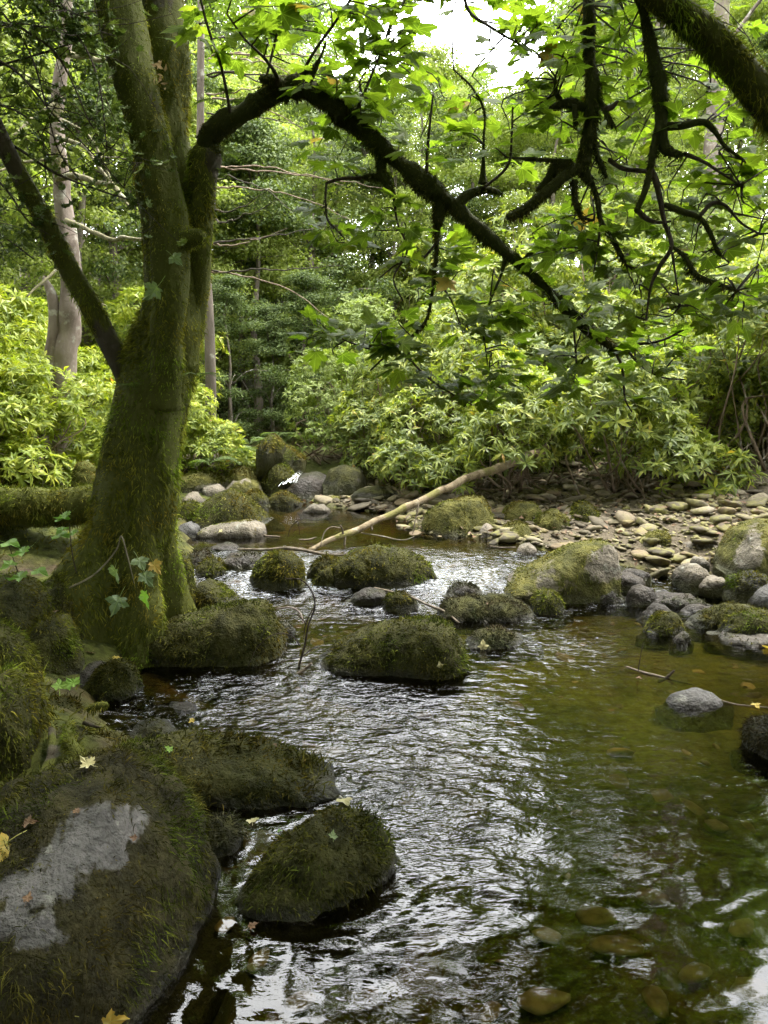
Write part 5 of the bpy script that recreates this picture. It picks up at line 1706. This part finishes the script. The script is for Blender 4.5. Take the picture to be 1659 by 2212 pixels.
for k, (x, y, v, s_) in enumerate([(-5.5, .5, 'decid', .8), (-4.2, -3, 'decid', .9), (.2, -5.5, 'decid', .95), (4.3, -3, 'decid', .9), (5.6, .8, 'decid', .8), (-8, 4, 'decid', 1.0), (7.6, 4.0, 'decid', .7), (-9, -4, 'decid', 1), (9, -4, 'decid', 1),
                                   (3, -10, 'decid', 1.1), (-3.5, -10, 'decid', 1.1), (-7, 9, 'decid2', .9), (-1.6, -2.2, 'holly2', 1.0), (2.4, -1.9, 'holly2', 1.0), (-3.6, .6, 'holly2', .9), (15, 16, 'decid', 1), (-11, 14, 'decid', 1), (12, 3, 'conif', .9), (-13, 2, 'conif', .9),
                                   (-4.6, 1.6, 'holly2', 1.3), (-6.2, 3.2, 'holly2', 1.5), (-6.0, -1.5, 'holly2', 1.6), (-3.6, -4.6, 'holly2', 1.6), (-.6, -5.0, 'holly2', 1.6), (2.6, -5.0, 'holly2', 1.6), (5.4, -4.2, 'holly2', 1.6), (6.6, -1.2, 'holly2', 1.6), (6.0, 1.8, 'holly2', 1.5), (7.0, 4.4, 'holly2', 1.0), (-7.2, 6.2, 'holly2', 1.5), (11, 9.5, 'holly2', 1.3),
                                   (-9.5, .5, 'holly2', 2.0), (9.5, .5, 'holly2', 2.0), (-8, -7, 'holly2', 2.2), (8, -8, 'holly2', 2.2), (0, -9, 'holly2', 2.2),
                                   (-2.6, -.4, 'tall', .8), (2.7, -.2, 'tall', .8), (.3, -2.6, 'tall', .85), (4.4, 1.9, 'tall', .75)]):
    tree(v, (x, y, float(gz(np.array([x]), np.array([y]))[0][0]) - .05), s_, k * 1.3, 'unseen tree of the surrounding wood added to shade the foreground', 'woodland_tree', 'trees around the viewpoint')  # unseen trees, added to keep open sky light off the foreground
RT = np.random.default_rng(33)
for v, px, Y, sc, lab in TREES:
    tree(v, on_ground(px, Y, -.05), sc, RT.uniform(0, 6.28), lab, 'holly_tree' if v.startswith('holly') else 'woodland_tree',
         'dark hollies behind the stream' if v.startswith('holly') else 'trees in the wood behind the stream')
# ------------------------------------------------------------------ pale trunk, twigs, log, sticks, fallen leaves, ferns
RG = np.random.default_rng(123)
pt = ob('dead_tree', None, None, None, 'pale pinkish broken trunk with bare lichen branches at left', 'tree')
ptrunk = [(125, 1010, 70, 7.6), (132, 900, 60, 7.6), (140, 800, 52, 7.6), (150, 700, 46, 7.6), (155, 600, 46, 7.6), (146, 500, 40, 7.6), (135, 420, 36, 7.6), (125, 340, 34, 7.6), (122, 270, 30, 7.6), (130, 180, 26, 7.6), (145, 60, 22, 7.6), (150, -100, 16, 7.6)]
c, r = skel(ptrunk, 70, 3, .25)
tube_part('trunk', c, r, pt, 'bark_pale', None, 18, .2, 6, 51, mossfn=lambda V: .45 * sstep(0, .3, fbm(V * 4, 3, 5)))
c, r = skel([(120, 900, 34, 7.55), (110, 800, 30, 7.55), (118, 700, 26, 7.55), (112, 640, 22, 7.55), (95, 600, 10, 7.55)], 24)
tube_part('trunk', c, r, pt, 'bark_pale', None, 12, .2, 6, 52, moss=.1)
PB = [[(125, 380, 16, 7.5), (180, 385, 13, 7.3), (240, 410, 11, 7.0), (300, 440, 8, 6.8)], [(150, 480, 12, 7.5), (200, 500, 10, 7.2), (250, 515, 9, 7.0), (310, 515, 7, 6.8)],
      [(125, 300, 10, 7.5), (180, 320, 8, 7.3), (230, 380, 7, 7.1), (280, 450, 5, 7.0)], [(130, 120, 14, 7.5), (190, 125, 11, 7.2), (240, 120, 8, 7.0)], [(140, 200, 8, 7.5), (90, 240, 6, 7.3), (30, 290, 5, 7.0)],
      [(135, 260, 7, 7.4), (190, 290, 6, 7.2), (220, 340, 5, 7.1), (260, 430, 4, 7.0)], [(150, 560, 7, 7.4), (100, 600, 6, 7.2), (60, 640, 4, 7.0)], [(120, 340, 7, 7.5), (60, 350, 6, 7.4), (0, 370, 5, 7.2)],
      [(160, 600, 8, 7.3), (190, 640, 6, 7.1), (230, 660, 4, 7.0)], [(130, 60, 9, 7.4), (190, 30, 7, 7.1), (260, 10, 5, 6.9)]]
for k, cp in enumerate(PB):
    c, r = skel(cp, 24, 60 + k, 1.4)
    tube_part('branch', c, r, pt, 'twig_pale', None, 7, .2, 20, 60 + k, moss=.35)

# dark twiggy holly boughs hanging in at the top left
hb = ob('holly_tree', None, None, None, 'near holly whose dark twigs and spiny leaves fill the top left corner', 'tree')
hz = gz(np.array([-4.2]), np.array([4.6]))[0][0]
c = catmull([[-4.3, 4.6, hz - .2], [-4.2, 4.6, 1.5], [-4.0, 4.5, 3.2], [-3.7, 4.4, 5.0], [-3.5, 4.4, 6.5]], 40)
tube_part('trunk', c, np.linspace(.13, .04, 40), hb, 'bark_grey', None, 14, .12, 6, 71, moss=.4)
HB = [[(-120, -40, 10, 4.4), (-20, 40, 9, 4.2), (60, 70, 7, 4.0), (130, 130, 6, 3.9), (190, 260, 4, 3.8), (240, 340, 3, 3.8)], [(-140, 40, 10, 4.5), (-30, 110, 8, 4.2), (50, 170, 7, 4.0), (120, 250, 5, 3.9), (200, 330, 4, 3.9), (280, 420, 3, 3.9)],
      [(-140, 250, 10, 4.5), (-20, 290, 8, 4.2), (50, 330, 8, 4.0), (120, 375, 7, 3.9), (210, 410, 5, 3.9), (290, 435, 3, 3.9)], [(60, -60, 8, 4.2), (130, 20, 7, 4.0), (180, 100, 6, 3.9), (215, 190, 5, 3.8), (235, 350, 3, 3.8)],
      [(-100, -20, 9, 4.4), (40, -10, 8, 4.1), (120, 10, 7, 4.0), (215, 45, 5, 3.9)], [(-60, 150, 8, 4.3), (20, 140, 6, 4.1), (110, 110, 5, 4.0), (215, 70, 4, 3.9)], [(0, 20, 7, 4.1), (70, 120, 6, 4.0), (100, 220, 5, 3.9), (130, 330, 4, 3.9), (200, 420, 3, 3.9)],
      [(-50, 330, 8, 4.2), (20, 420, 6, 4.1), (60, 480, 5, 4.0), (110, 510, 3, 4.0)], [(-60, 470, 7, 4.2), (20, 520, 5, 4.1), (70, 560, 4, 4.0)], [(100, -40, 6, 4.0), (160, 40, 5, 3.9), (250, 80, 4, 3.8)],
      [(-40, 60, 6, 4.1), (40, 50, 5, 4.0), (100, 60, 4, 3.9), (150, 50, 3, 3.9)], [(-50, 220, 6, 4.2), (40, 240, 5, 4.0), (90, 300, 4, 3.9), (100, 400, 3, 3.9)]]
hp = []
for k, cp in enumerate(HB):
    c, r = skel(cp, 30, 90 + k, 1.6)
    tube_part('branch', c, r * .8, hb, 'twig', None, 6, .1, 20, 90 + k, moss=.1)
    hp.append(c)
parts = []
allh = np.concatenate(hp)
for k in range(110):
    a = allh[RG.integers(len(allh))]
    t = a + unit(RG.normal(size=3) + np.array([.3, 0, -.4])) * RG.uniform(.15, .5)
    parts.append(tube(catmull([a, (a + t) / 2 + RG.normal(size=3) * .04, t], 7), np.linspace(.0028, .0009, 7), 4))
    hp.append(np.array([t, (a + t) / 2]))
V, fs = join(parts)
ob('twigs', mesh('twigs', V, fs, M['twig'], attrs={'moss': np.zeros(len(V))}), hb, kind='stuff')
# spiny leaf
an = np.linspace(0, 2 * math.pi, 16, endpoint=False)
rad = np.where(np.arange(16) % 2 == 0, 1.0, .66)
HV = np.vstack([[0, 0, 0], np.column_stack([.5 * np.cos(an) * rad, .27 * np.sin(an) * rad, .06 * np.cos(np.arange(16) * math.pi)])])
kk = np.arange(16)
HF = [np.stack([np.zeros(16, int), 1 + kk, 1 + (kk + 1) % 16], -1)]
allh = np.concatenate(hp)
n = 760
p = allh[RG.integers(len(allh), size=n)] + RG.normal(size=(n, 3)) * .05
V, fs = scatter(HV, HF, p, frames(unit(np.array([0, -.2, .6]) + RG.normal(size=(n, 3)) * .5), RG), RG.uniform(.05, .085, n))
ob('foliage', mesh('foliage', V, fs, M['holly'], smooth=False), hb, kind='stuff')
# its crown above the frame
V, fs = scatter(HV, HF, np.array([-3.7, 4.5, 5.4]) + unit(RG.normal(size=(2600, 3))) * RG.random((2600, 1)) ** .4 * np.array([1.1, 1.2, 1.3]), frames(RG.normal(size=(2600, 3)) + [0, 0, .6], RG), RG.uniform(.06, .1, 2600))
ob('foliage', mesh('foliage', V, fs, M['holly'], smooth=False), hb, kind='stuff')

# fine bare twigs of a larch-like tree hanging behind the arching limb
lt = ob('bare_twigged_tree', None, None, None, 'thin tree with fine drooping bare twigs behind the arching limb', 'tree')
lx = on_ground(455, 9.6)
c = catmull([[lx[0], 9.6, lx[2] - .2], [lx[0] + .05, 9.6, 2], [lx[0] + .02, 9.6, 4], [lx[0] + .1, 9.6, 6.5], [lx[0], 9.6, 9]], 40)
tube_part('trunk', c, np.linspace(.075, .02, 40), lt, 'bark_grey', None, 10, .15, 8, 73, moss=.2)
for k in range(20):
    y0 = RG.uniform(60, 640)
    sgn = 1 if RG.random() < .8 else -1
    L = RG.uniform(120, 380) * sgn
    d_ = RG.uniform(6.2, 9.0)
    sag = RG.uniform(-60, 120)
    c, r = skel([(452, y0, 6, 9.6), (452 + L * .35, y0 + sag * .1, 4.5, 9.6 + (d_ - 9.6) * .35), (452 + L * .7, y0 + sag * .45, 3, 9.6 + (d_ - 9.6) * .7), (452 + L, y0 + sag, 1.6, d_)], 24, 700 + k, 2.5)
    tube_part('branch', c, r * .75, lt, 'stem' if k % 2 else 'twig', None, 5, .1, 20, 700 + k, moss=.1)

# the leaning log
lg = ob('fallen_log', None, None, None, 'pale bare log leaning from the pool up into the rhododendrons', 'log')
c, r = skel([(668, 1186, 10, 6.0), (740, 1158, 13, 6.2), (830, 1118, 15, 6.5), (915, 1078, 17, 6.8), (1000, 1036, 17, 7.1), (1080, 1010, 19, 7.4), (1150, 980, 17, 7.7), (1185, 966, 17, 7.85)], 60, 4, .5)
tube_part('log', c, r, lg, 'log', None, 16, .3, 12, 81, mossfn=lambda V: .6 * sstep(-.1, .25, fbm(V * 7, 3, 15)))
for k, cp in enumerate([[(742, 1158, 6, 6.2), (738, 1142, 4, 6.15), (735, 1135, 3, 6.1)], [(745, 1160, 6, 6.2), (744, 1178, 5, 6.18)], [(802, 1130, 6, 6.4), (804, 1145, 5, 6.38)], [(905, 1076, 5, 6.75), (902, 1100, 4, 6.7), (896, 1130, 3, 6.65), (890, 1165, 2, 6.6)],
                        [(735, 1140, 2.4, 6.15), (715, 1138, 2.2, 6.1), (700, 1150, 2, 6.05), (692, 1180, 1.6, 6.0)], [(1060, 1016, 5, 7.3), (1050, 1035, 4, 7.25), (1045, 1048, 3, 7.2)]]):
    c, r = skel(cp, 14, 820 + k, .8)
    tube_part('broken_branch', c, r, lg, 'drift', None, 6, .15, 20, 820 + k, moss=0)

STK = [
    ('forked side twig on the bent wet twig', [(664, 1350, 3, 3.95), (645, 1330, 2.5, 3.95), (630, 1325, 2, 3.95)], 'twig'),
    ('fine upper side twig on the bent wet twig', [(678, 1310, 3, 3.95), (660, 1345, 2.5, 3.97), (655, 1380, 2, 4.0)], 'twig'),
    ('low side twig at the foot of the bent wet twig', [(652, 1420, 3, 3.95), (680, 1400, 2.5, 3.95), (700, 1405, 2, 3.95)], 'twig'),
    ('weathered branch lying on the gravel bar', [(1180, 1150, 4, 6.9), (1260, 1152, 5, 6.85), (1340, 1165, 4, 6.8)], 'drift'),
    ('pale driftwood branch lying along the lip above the cone rock', [(515, 1186, 6, 5.9), (580, 1190, 8, 5.85), (640, 1188, 10, 5.8), (700, 1196, 9, 5.75), (770, 1200, 5, 5.7)], 'drift'),
    ('forked driftwood stub poking from the pool left of the log', [(560, 1150, 7, 6.6), (575, 1158, 6, 6.55), (605, 1160, 4, 6.5)], 'drift'),
    ('thin branch arched over the pool surface', [(622, 1160, 2.5, 6.4), (628, 1140, 2.5, 6.4), (641, 1126, 2.5, 6.4), (646, 1140, 2, 6.4), (648, 1156, 1.6, 6.4)], 'twig'),
    ('small driftwood piece floating in the pool beside the log foot', [(645, 1166, 4, 6.3), (665, 1165, 6, 6.3), (682, 1160, 4, 6.3)], 'drift'),
    ('fine twig tangle right of the log foot', [(780, 1150, 3, 6.4), (830, 1160, 4, 6.35), (870, 1168, 3, 6.3), (895, 1160, 2, 6.3)], 'twig_pale'),
    ('dark stick wedged across the rapids by the round mossy stone', [(810, 1268, 6, 5.3), (850, 1278, 7, 5.15), (905, 1300, 7, 4.95), (950, 1318, 7, 4.85), (990, 1345, 5, 4.7)], 'drift'),
    ('bent wet twig standing in the water left of the lone dark boulder', [(645, 1450, 6, 3.95), (656, 1400, 6, 3.95), (664, 1350, 5, 3.95), (680, 1310, 5, 3.95), (672, 1275, 4, 3.95), (650, 1252, 4, 3.95), (615, 1250, 3, 3.95)], 'twig'),
    ('curved pale root sticking out behind the bent twig', [(598, 1315, 4, 4.6), (628, 1313, 5, 4.55), (648, 1324, 5, 4.5), (655, 1345, 4, 4.45)], 'drift'),
    ('thin dark twig arching in front of the square boulder', [(535, 1440, 2, 3.8), (555, 1400, 2, 3.8), (590, 1372, 3, 3.85), (630, 1372, 3, 3.9), (650, 1395, 4, 3.95)], 'twig'),
    ('second thin twig trailing left from the bent twig', [(570, 1455, 2, 3.8), (610, 1430, 2, 3.85), (650, 1420, 3, 3.95)], 'twig'),
    ('short brown stick at the foot of the bent twig', [(636, 1457, 8, 3.85), (655, 1445, 8, 3.85), (672, 1432, 6, 3.85)], 'drift'),
    ('dark stick floating in the right of the pool', [(1352, 1442, 6, 3.9), (1390, 1453, 7, 3.85), (1430, 1462, 7, 3.8), (1500, 1478, 4, 3.75)], 'drift'),
    ('broken stub across the floating stick', [(1418, 1470, 8, 3.8), (1436, 1462, 8, 3.8), (1455, 1448, 7, 3.8)], 'twig'),
    ('upright thin twig beside the floating stick', [(1378, 1450, 3, 3.85), (1385, 1410, 2, 3.85), (1392, 1385, 1.5, 3.85)], 'twig'),
    ('floating twig running right from the grey domed stone', [(1540, 1505, 4, 3.5), (1590, 1520, 4, 3.45), (1660, 1530, 3, 3.4)], 'drift'),
    ('thin stick lying on the pool by the white topped stone', [(1058, 1180, 3, 6.1), (1085, 1183, 4, 6.05), (1115, 1182, 3, 6.0)], 'drift'),
    ('dead branch propped against the left rhododendron', [(45, 1050, 5, 6.2), (62, 1020, 6, 6.3), (78, 980, 5, 6.4), (88, 950, 4, 6.5)], 'twig_pale'),
]
for k, (lab, cp, mt) in enumerate(STK):
    c, r = skel(cp, 30, 840 + k, 1.0)
    V, fs = tube(c, r * .8, 8, .2, 25, 840 + k)
    ob('stick', mesh('stick', V - c[0], fs, M[mt], attrs={'moss': np.zeros(len(V))}), None, c[0], lab, 'stick', 'sticks and driftwood')

# bare tangled stems at the right under the rhododendrons
ts = ob('tangled_stems', None, None, None, 'tangle of bare curving stems at the right edge above the gravel', 'shrub')
for k in range(26):
    x0, y0 = RG.uniform(1520, 1700), RG.uniform(960, 1080)
    d_ = RG.uniform(7.6, 8.4)
    q = [(x0, y0, 5, d_)]
    a = RG.uniform(0, 6.28)
    for m_ in range(4):
        a += RG.normal() * .7
        q.append((q[-1][0] + 32 * math.cos(a), q[-1][1] + 22 * math.sin(a) - 2, 4.5 - m_ * .7, d_ + RG.normal() * .1))
    c, r = skel(q, 24, 900 + k, .5)
    tube_part('stem', c, r * .7, ts, 'twig_pale' if k % 3 else 'stem', None, 5, .1, 20, 900 + k, moss=0)

# roots at the lower left
rtz = ob('mossy_root', None, None, None, 'twisted mossy root creeping down the left bank', 'root')
for k, cp in enumerate([[(-60, 1800, 46, 2.35), (0, 1765, 44, 2.4), (60, 1720, 36, 2.45), (105, 1670, 32, 2.55), (130, 1625, 34, 2.65), (142, 1580, 26, 2.75), (150, 1560, 12, 2.8)], [(120, 1640, 26, 2.6), (115, 1600, 18, 2.68), (112, 1570, 14, 2.75)], [(150, 1660, 40, 2.5), (172, 1640, 34, 2.55), (150, 1600, 26, 2.62), (148, 1560, 16, 2.7)],
                        [(190, 1530, 14, 2.9), (215, 1522, 16, 2.9), (232, 1520, 10, 2.9)], [(180, 1560, 10, 2.85), (205, 1568, 8, 2.85), (218, 1570, 5, 2.85)]]):
    c, r = skel(cp, 30, 950 + k, .5)
    tube_part('root', c, r, rtz, 'bark', 'moss_green', 12, .2, 20, 950 + k, dens=1.0, furlen=.02, furw=.003, droop=.8, mossfn=lambda V: sstep(-.35, .0, fbm(V * 9, 3, 7)))

# mossy fallen trunk behind the sycamore at left
ml = ob('mossy_fallen_trunk', None, None, None, 'horizontal moss covered fallen trunk left behind the sycamore', 'log')
c, r = skel([(-150, 1092, 85, 5.4), (0, 1095, 84, 5.3), (110, 1090, 80, 5.25), (220, 1085, 74, 5.2), (300, 1085, 60, 5.15)], 50, 5, .3)
tube_part('trunk', c, r, ml, 'bark', 'moss_green', 20, .16, 6, 83, dens=1.0, furlen=.04, furw=.005, droop=.8)
for k, (lab, cp, mt) in enumerate([('gold mossy branch end left of the dead branch', [(-60, 1010, 40, 6.3), (10, 1020, 40, 6.3), (50, 1045, 30, 6.25)], 'moss_bright'), ('mossy crooked branch stub behind the fallen trunk', [(62, 1045, 16, 6.2), (80, 1015, 15, 6.2), (115, 1008, 12, 6.2)], 'moss_bright'),
                                   ('pale mossy stump left of the sycamore trunk', [(185, 1060, 60, 6.4), (185, 1030, 56, 6.4), (188, 1008, 40, 6.4)], 'moss_bright')]):
    c, r = skel(cp, 20, 970 + k, .4)
    o = ob('mossy_branch', None, None, None, lab, 'branch', 'mossy dead wood on the left bank')
    tube_part('wood', c, r, o, 'bark', mt, 12, .2, 8, 970 + k, dens=.9, furlen=.03, furw=.006)


# ferns
def fern(loc, n, L, seed, label):
    rg = np.random.default_rng(seed)
    t = ob('fern', None, None, loc, label, 'fern', 'small ferns')
    for k in range(n):
        a = rg.uniform(0, 6.28)
        d = np.array([math.cos(a), math.sin(a), 0])
        l = L * rg.uniform(.7, 1.1)
        u = np.linspace(0, 1, 14)
        c = d[None] * (u * l * .9)[:, None] + np.array([0, 0, 1.0])[None] * (l * (.75 * u - .75 * u ** 2.2))[:, None]
        parts = [tube(c, np.linspace(.003, .001, 14), 4)]
        sd2 = np.cross(d, [0, 0, 1])
        pos, RR, sc = [], [], []
        for i in range(2, 14):
            for sg in (-1, 1):
                x = unit(sd2 * sg + d * .45)
                z = unit(np.array([0, 0, 1.0]) - d * .2)
                z = unit(z - x * (z @ x))
                pos.append(c[i])
                RR.append(np.stack([x, np.cross(z, x), z], -1))
                sc.append(l * .26 * math.sin(math.pi * min(1, (1.08 - i / 14))) ** .8 + .004)
        parts.append(scatter(lance(.3, .1)[0], lance(.3, .1)[1], np.array(pos), np.array(RR), np.array(sc)))
        V, fs = join(parts)
        ob('frond', mesh('frond', V, fs, M['fern'], smooth=False), t)


fern(P(478, 340, 4.25), 5, .16, 1, 'small fern growing from the limb crook')
fern(P(470, 380, 4.3), 4, .14, 2, 'small fern just below the limb crook')
fern(P(290, 840, 4.12), 5, .16, 3, 'small pale fern on the mossy trunk')
fern(P(432, 815, 4.2), 4, .13, 4, 'tiny fern on the right side of the trunk')
fern(P(480, 230, 4.3), 5, .2, 5, 'fern on top of the arching limb')
for k, (px, py, Y) in enumerate([(450, 985, 8.6), (510, 960, 9.0), (540, 940, 9.6), (600, 925, 11.0), (660, 930, 11.2)]):
    lab = ['fern behind the trunk at the stream edge', 'fern left of the cascade', 'fern above the ridge boulder', 'fern at the top of the cascade', 'fern right of the cascade top'][k]
    q = P(px, py + 20, Y)
    fern((q[0], q[1], max(q[2], gz(q[:1], q[1:2])[0][0])), 8, .36, 20 + k, lab)

# seedlings and the hanging sprig
def curled(v, k):
    v = v.copy()
    v[:, 2] += (.45 + .2 * k) * v[:, 0] ** 2 + .35 * (v[:, 1] - .4) ** 2 * (1 if k % 2 else -.6) + .06 * np.sin(v[:, 1] * 14 + k)
    return v


LFM = {m: [mesh('leaf', curled(v, k_), f, M[m], smooth=False, attrs={'luv': l}) for k_, (v, f, l) in enumerate(SYC[:3])] for m in ('leaf_green', 'leaf_grey', 'syc_yellow', 'leaf_pale', 'leaf_brown')}


def put_leaf(parent, me, p, nrm, ydir, s, label=None, cat=None, group=None, name='leaf'):
    nrm = unit(np.array(nrm, float))
    y = np.array(ydir, float)
    y = unit(y - nrm * (y @ nrm))
    R_ = np.stack([np.cross(y, nrm), y, nrm], -1)
    o = ob(name, me, parent, None, label, cat, group)
    o.matrix_world = Matrix.Translation(p) @ Matrix(R_.tolist()).to_4x4() @ Matrix.Scale(s, 4)
    return o


sp = ob('sapling', None, None, None, 'drooping sapling sprig with pale holed leaves before the trunk foot', 'sapling')
stem_pts = [(150, 1270, 5, 3.6), (205, 1240, 4.5, 3.6), (250, 1190, 4, 3.6), (262, 1158, 4, 3.55), (275, 1200, 3.5, 3.5), (290, 1260, 2.5, 3.5)]
c, r = skel(stem_pts, 30, 55, .3)
tube_part('stem', c, r * .8, sp, 'twig_pale', None, 6, .1, 20, 990, moss=0)
for k, (px, py, s, mt, an_) in enumerate([(298, 1205, .085, 'leaf_grey', .2), (330, 1215, .075, 'syc_yellow', .6), (248, 1230, .10, 'leaf_grey', -.5), (258, 1290, .105, 'leaf_grey', -.3), (310, 1240, .09, 'leaf_grey', .3), (312, 1280, .09, 'leaf_green', .2)]):
    put_leaf(sp, LFM[mt][k % 3], P(px, py, 3.5), (.6 * math.sin(k * 2 + .5), -.6, .5 * math.cos(k * 1.7) + .3), (an_, 0, -1), s)
for k, (cp, lab, lv) in enumerate([([(60, 1300, 3, 3.9), (40, 1240, 3, 3.8), (20, 1180, 2, 3.7)], 'green sycamore seedling at the left edge', [(10, 1170, .1), (60, 1190, .1), (30, 1215, .09), (75, 1230, .09), (55, 1245, .1)]),
                                   ([(170, 1260, 3, 4.0), (155, 1190, 3, 3.95), (150, 1130, 2, 3.9)], 'green sycamore seedling against the left of the trunk foot', [(125, 1120, .085), (150, 1112, .085), (140, 1140, .08), (120, 1155, .1), (165, 1150, .07)])]):
    o = ob('seedling', None, None, None, lab, 'seedling', 'sycamore seedlings on the bank')
    c, r = skel(cp, 14)
    tube_part('stem', c, r * .8, o, 'twig', None, 5, .1, 20, 995 + k, moss=0)
    for q, (px, py, s) in enumerate(lv):
        put_leaf(o, LFM['leaf_green'][q % 3], P(px, py, cp[-1][3]), (RG.normal() * .2, -.25, 1), (math.cos(q * 2.3), -.3, math.sin(q) * .2), s)
o = ob('seedling', None, None, None, 'bright green seedling among the rocks under the tree', 'seedling', 'sycamore seedlings on the bank')
for q, (px, py) in enumerate([(140, 1480), (165, 1478), (128, 1486)]):
    put_leaf(o, LFM['leaf_green'][q], P(px, py, 3.05), (.1, -.5, .8), (math.cos(q * 2.3), .2, .4), .06)

# two pale leaves hung on the trunk, dry seeds in the fork
for q, (px, py, s) in enumerate([(372, 552, .075), (340, 622, .105)]):
    put_leaf(syc_tree, LFM['leaf_grey'][q], P(px, py, TY - .4), (.1, -.95, .3), (.5 - q, 0, -.5), s)
parts = []
for q in range(14):
    p_ = P(350 + RG.normal() * 9, 130 + q * 5, TY - .3)
    parts.append(scatter(lance(.35, .2)[0], lance(.35, .2)[1], p_[None], frames(RG.normal(size=(1, 3)) + [0, -1.5, 0], RG), np.array([RG.uniform(.03, .05)])))
V, fs = join(parts)
ob('seed_cluster', mesh('seed_cluster', V, fs, M['seed'], smooth=False), syc_tree, kind='stuff')

# fallen leaves lying on rocks and water, each placed where it lies
bpy.context.view_layer.update()
dg = bpy.context.evaluated_depsgraph_get()


def lay(px, py, s, mt, label, shape=0, zoff=.012):
    d = Vector(ray(px, py)).normalized()
    org = Vector(CAM)
    for _ in range(6):
        hit, loc, nor, idx, obj_, mx = SC.ray_cast(dg, org, d)
        if not hit:
            return
        if obj_.name.split('.')[0] in ('boulder', 'water', 'ground', 'root', 'trunk', 'stone'):
            break
        org = loc + d * .002
    n_ = np.array(nor)
    if n_[2] < 0:
        n_ = -n_
    if obj_.name.startswith('water'):
        n_ = np.array([0, 0, 1.0])
    put_leaf(None, LFM[mt][shape % 3], np.array(loc) + n_ * zoff, n_ + RG.normal(size=3) * .12, RG.normal(size=3), s, label, 'leaf', 'fallen leaves', 'fallen_leaf')


LV = [(15, 1822, .085, 'syc_yellow', 'yellow leaf at the left edge on the bald boulder'), (195, 1660, .05, 'leaf_pale', 'cream leaf scrap at the top of the bald boulder'), (545, 1782, .045, 'leaf_pale', 'cream leaf between the bald boulder and the dark hump'),
      (740, 1730, .06, 'leaf_pale', 'pale leaf on top of the dark hump'), (714, 1815, .03, 'leaf_grey', 'grey green leaf low on the dark hump'), (607, 1800, .02, 'leaf_green', 'tiny green leaf on the dark hump'), (368, 1625, .035, 'leaf_green', 'small ivy leaf on the long flat rock'),
      (418, 1560, .03, 'syc_yellow', 'small yellow leaf behind the long flat rock'), (590, 1612, .02, 'leaf_brown', 'orange brown leaf on the crest of the long flat rock'), (245, 1425, .045, 'syc_yellow', 'yellow leaf on the blunt mossy rock'), (195, 1415, .05, 'leaf_brown', 'brown leaf in the dark hollow below the tree'),
      (952, 1440, .035, 'leaf_pale', 'cream leaf on the water under the lone dark boulder'), (1045, 1402, .06, 'leaf_pale', 'pale leaf afloat right of the lone dark boulder'), (1650, 1402, .07, 'syc_yellow', 'yellow leaf caught at the right edge slab'), (1630, 1525, .05, 'syc_yellow', 'yellow leaf afloat near the right edge of the pool'),
      (130, 2200, .075, 'syc_yellow', 'yellow leaf at the bottom edge left'), (225, 2205, .06, 'syc_yellow', 'second yellow leaf at the bottom edge'), (60, 1950, .025, 'leaf_brown', 'brown curled leaf on the bald grey patch'), (165, 1762, .025, 'leaf_brown', 'brown leaf near the upper bald patch'),
      (290, 1815, .02, 'leaf_brown', 'brown scrap in the moss right of the bald patch'), (55, 1785, .04, 'leaf_brown', 'brown leaf beside the root on the bald boulder'), (540, 2010, .03, 'leaf_brown', 'rusty leaf in the water by the bald boulder'), (125, 1325, .03, 'leaf_brown', 'brown leaf on the rounded mossy lump'),
      (1055, 1305, .02, 'leaf_brown', 'orange leaf on the twin humped rock'), (660, 1650, .018, 'leaf_brown', 'tiny orange leaf at the right of the long flat rock'), (480, 1148, .04, 'leaf_pale', 'pale leaf on the slab left of the pool'), (1375, 1468, .035, 'leaf_brown', 'red brown leaf beside the floating stick')]
for k, (px, py, s, mt, lab) in enumerate(LV):
    lay(px, py, s, mt, lab, k)
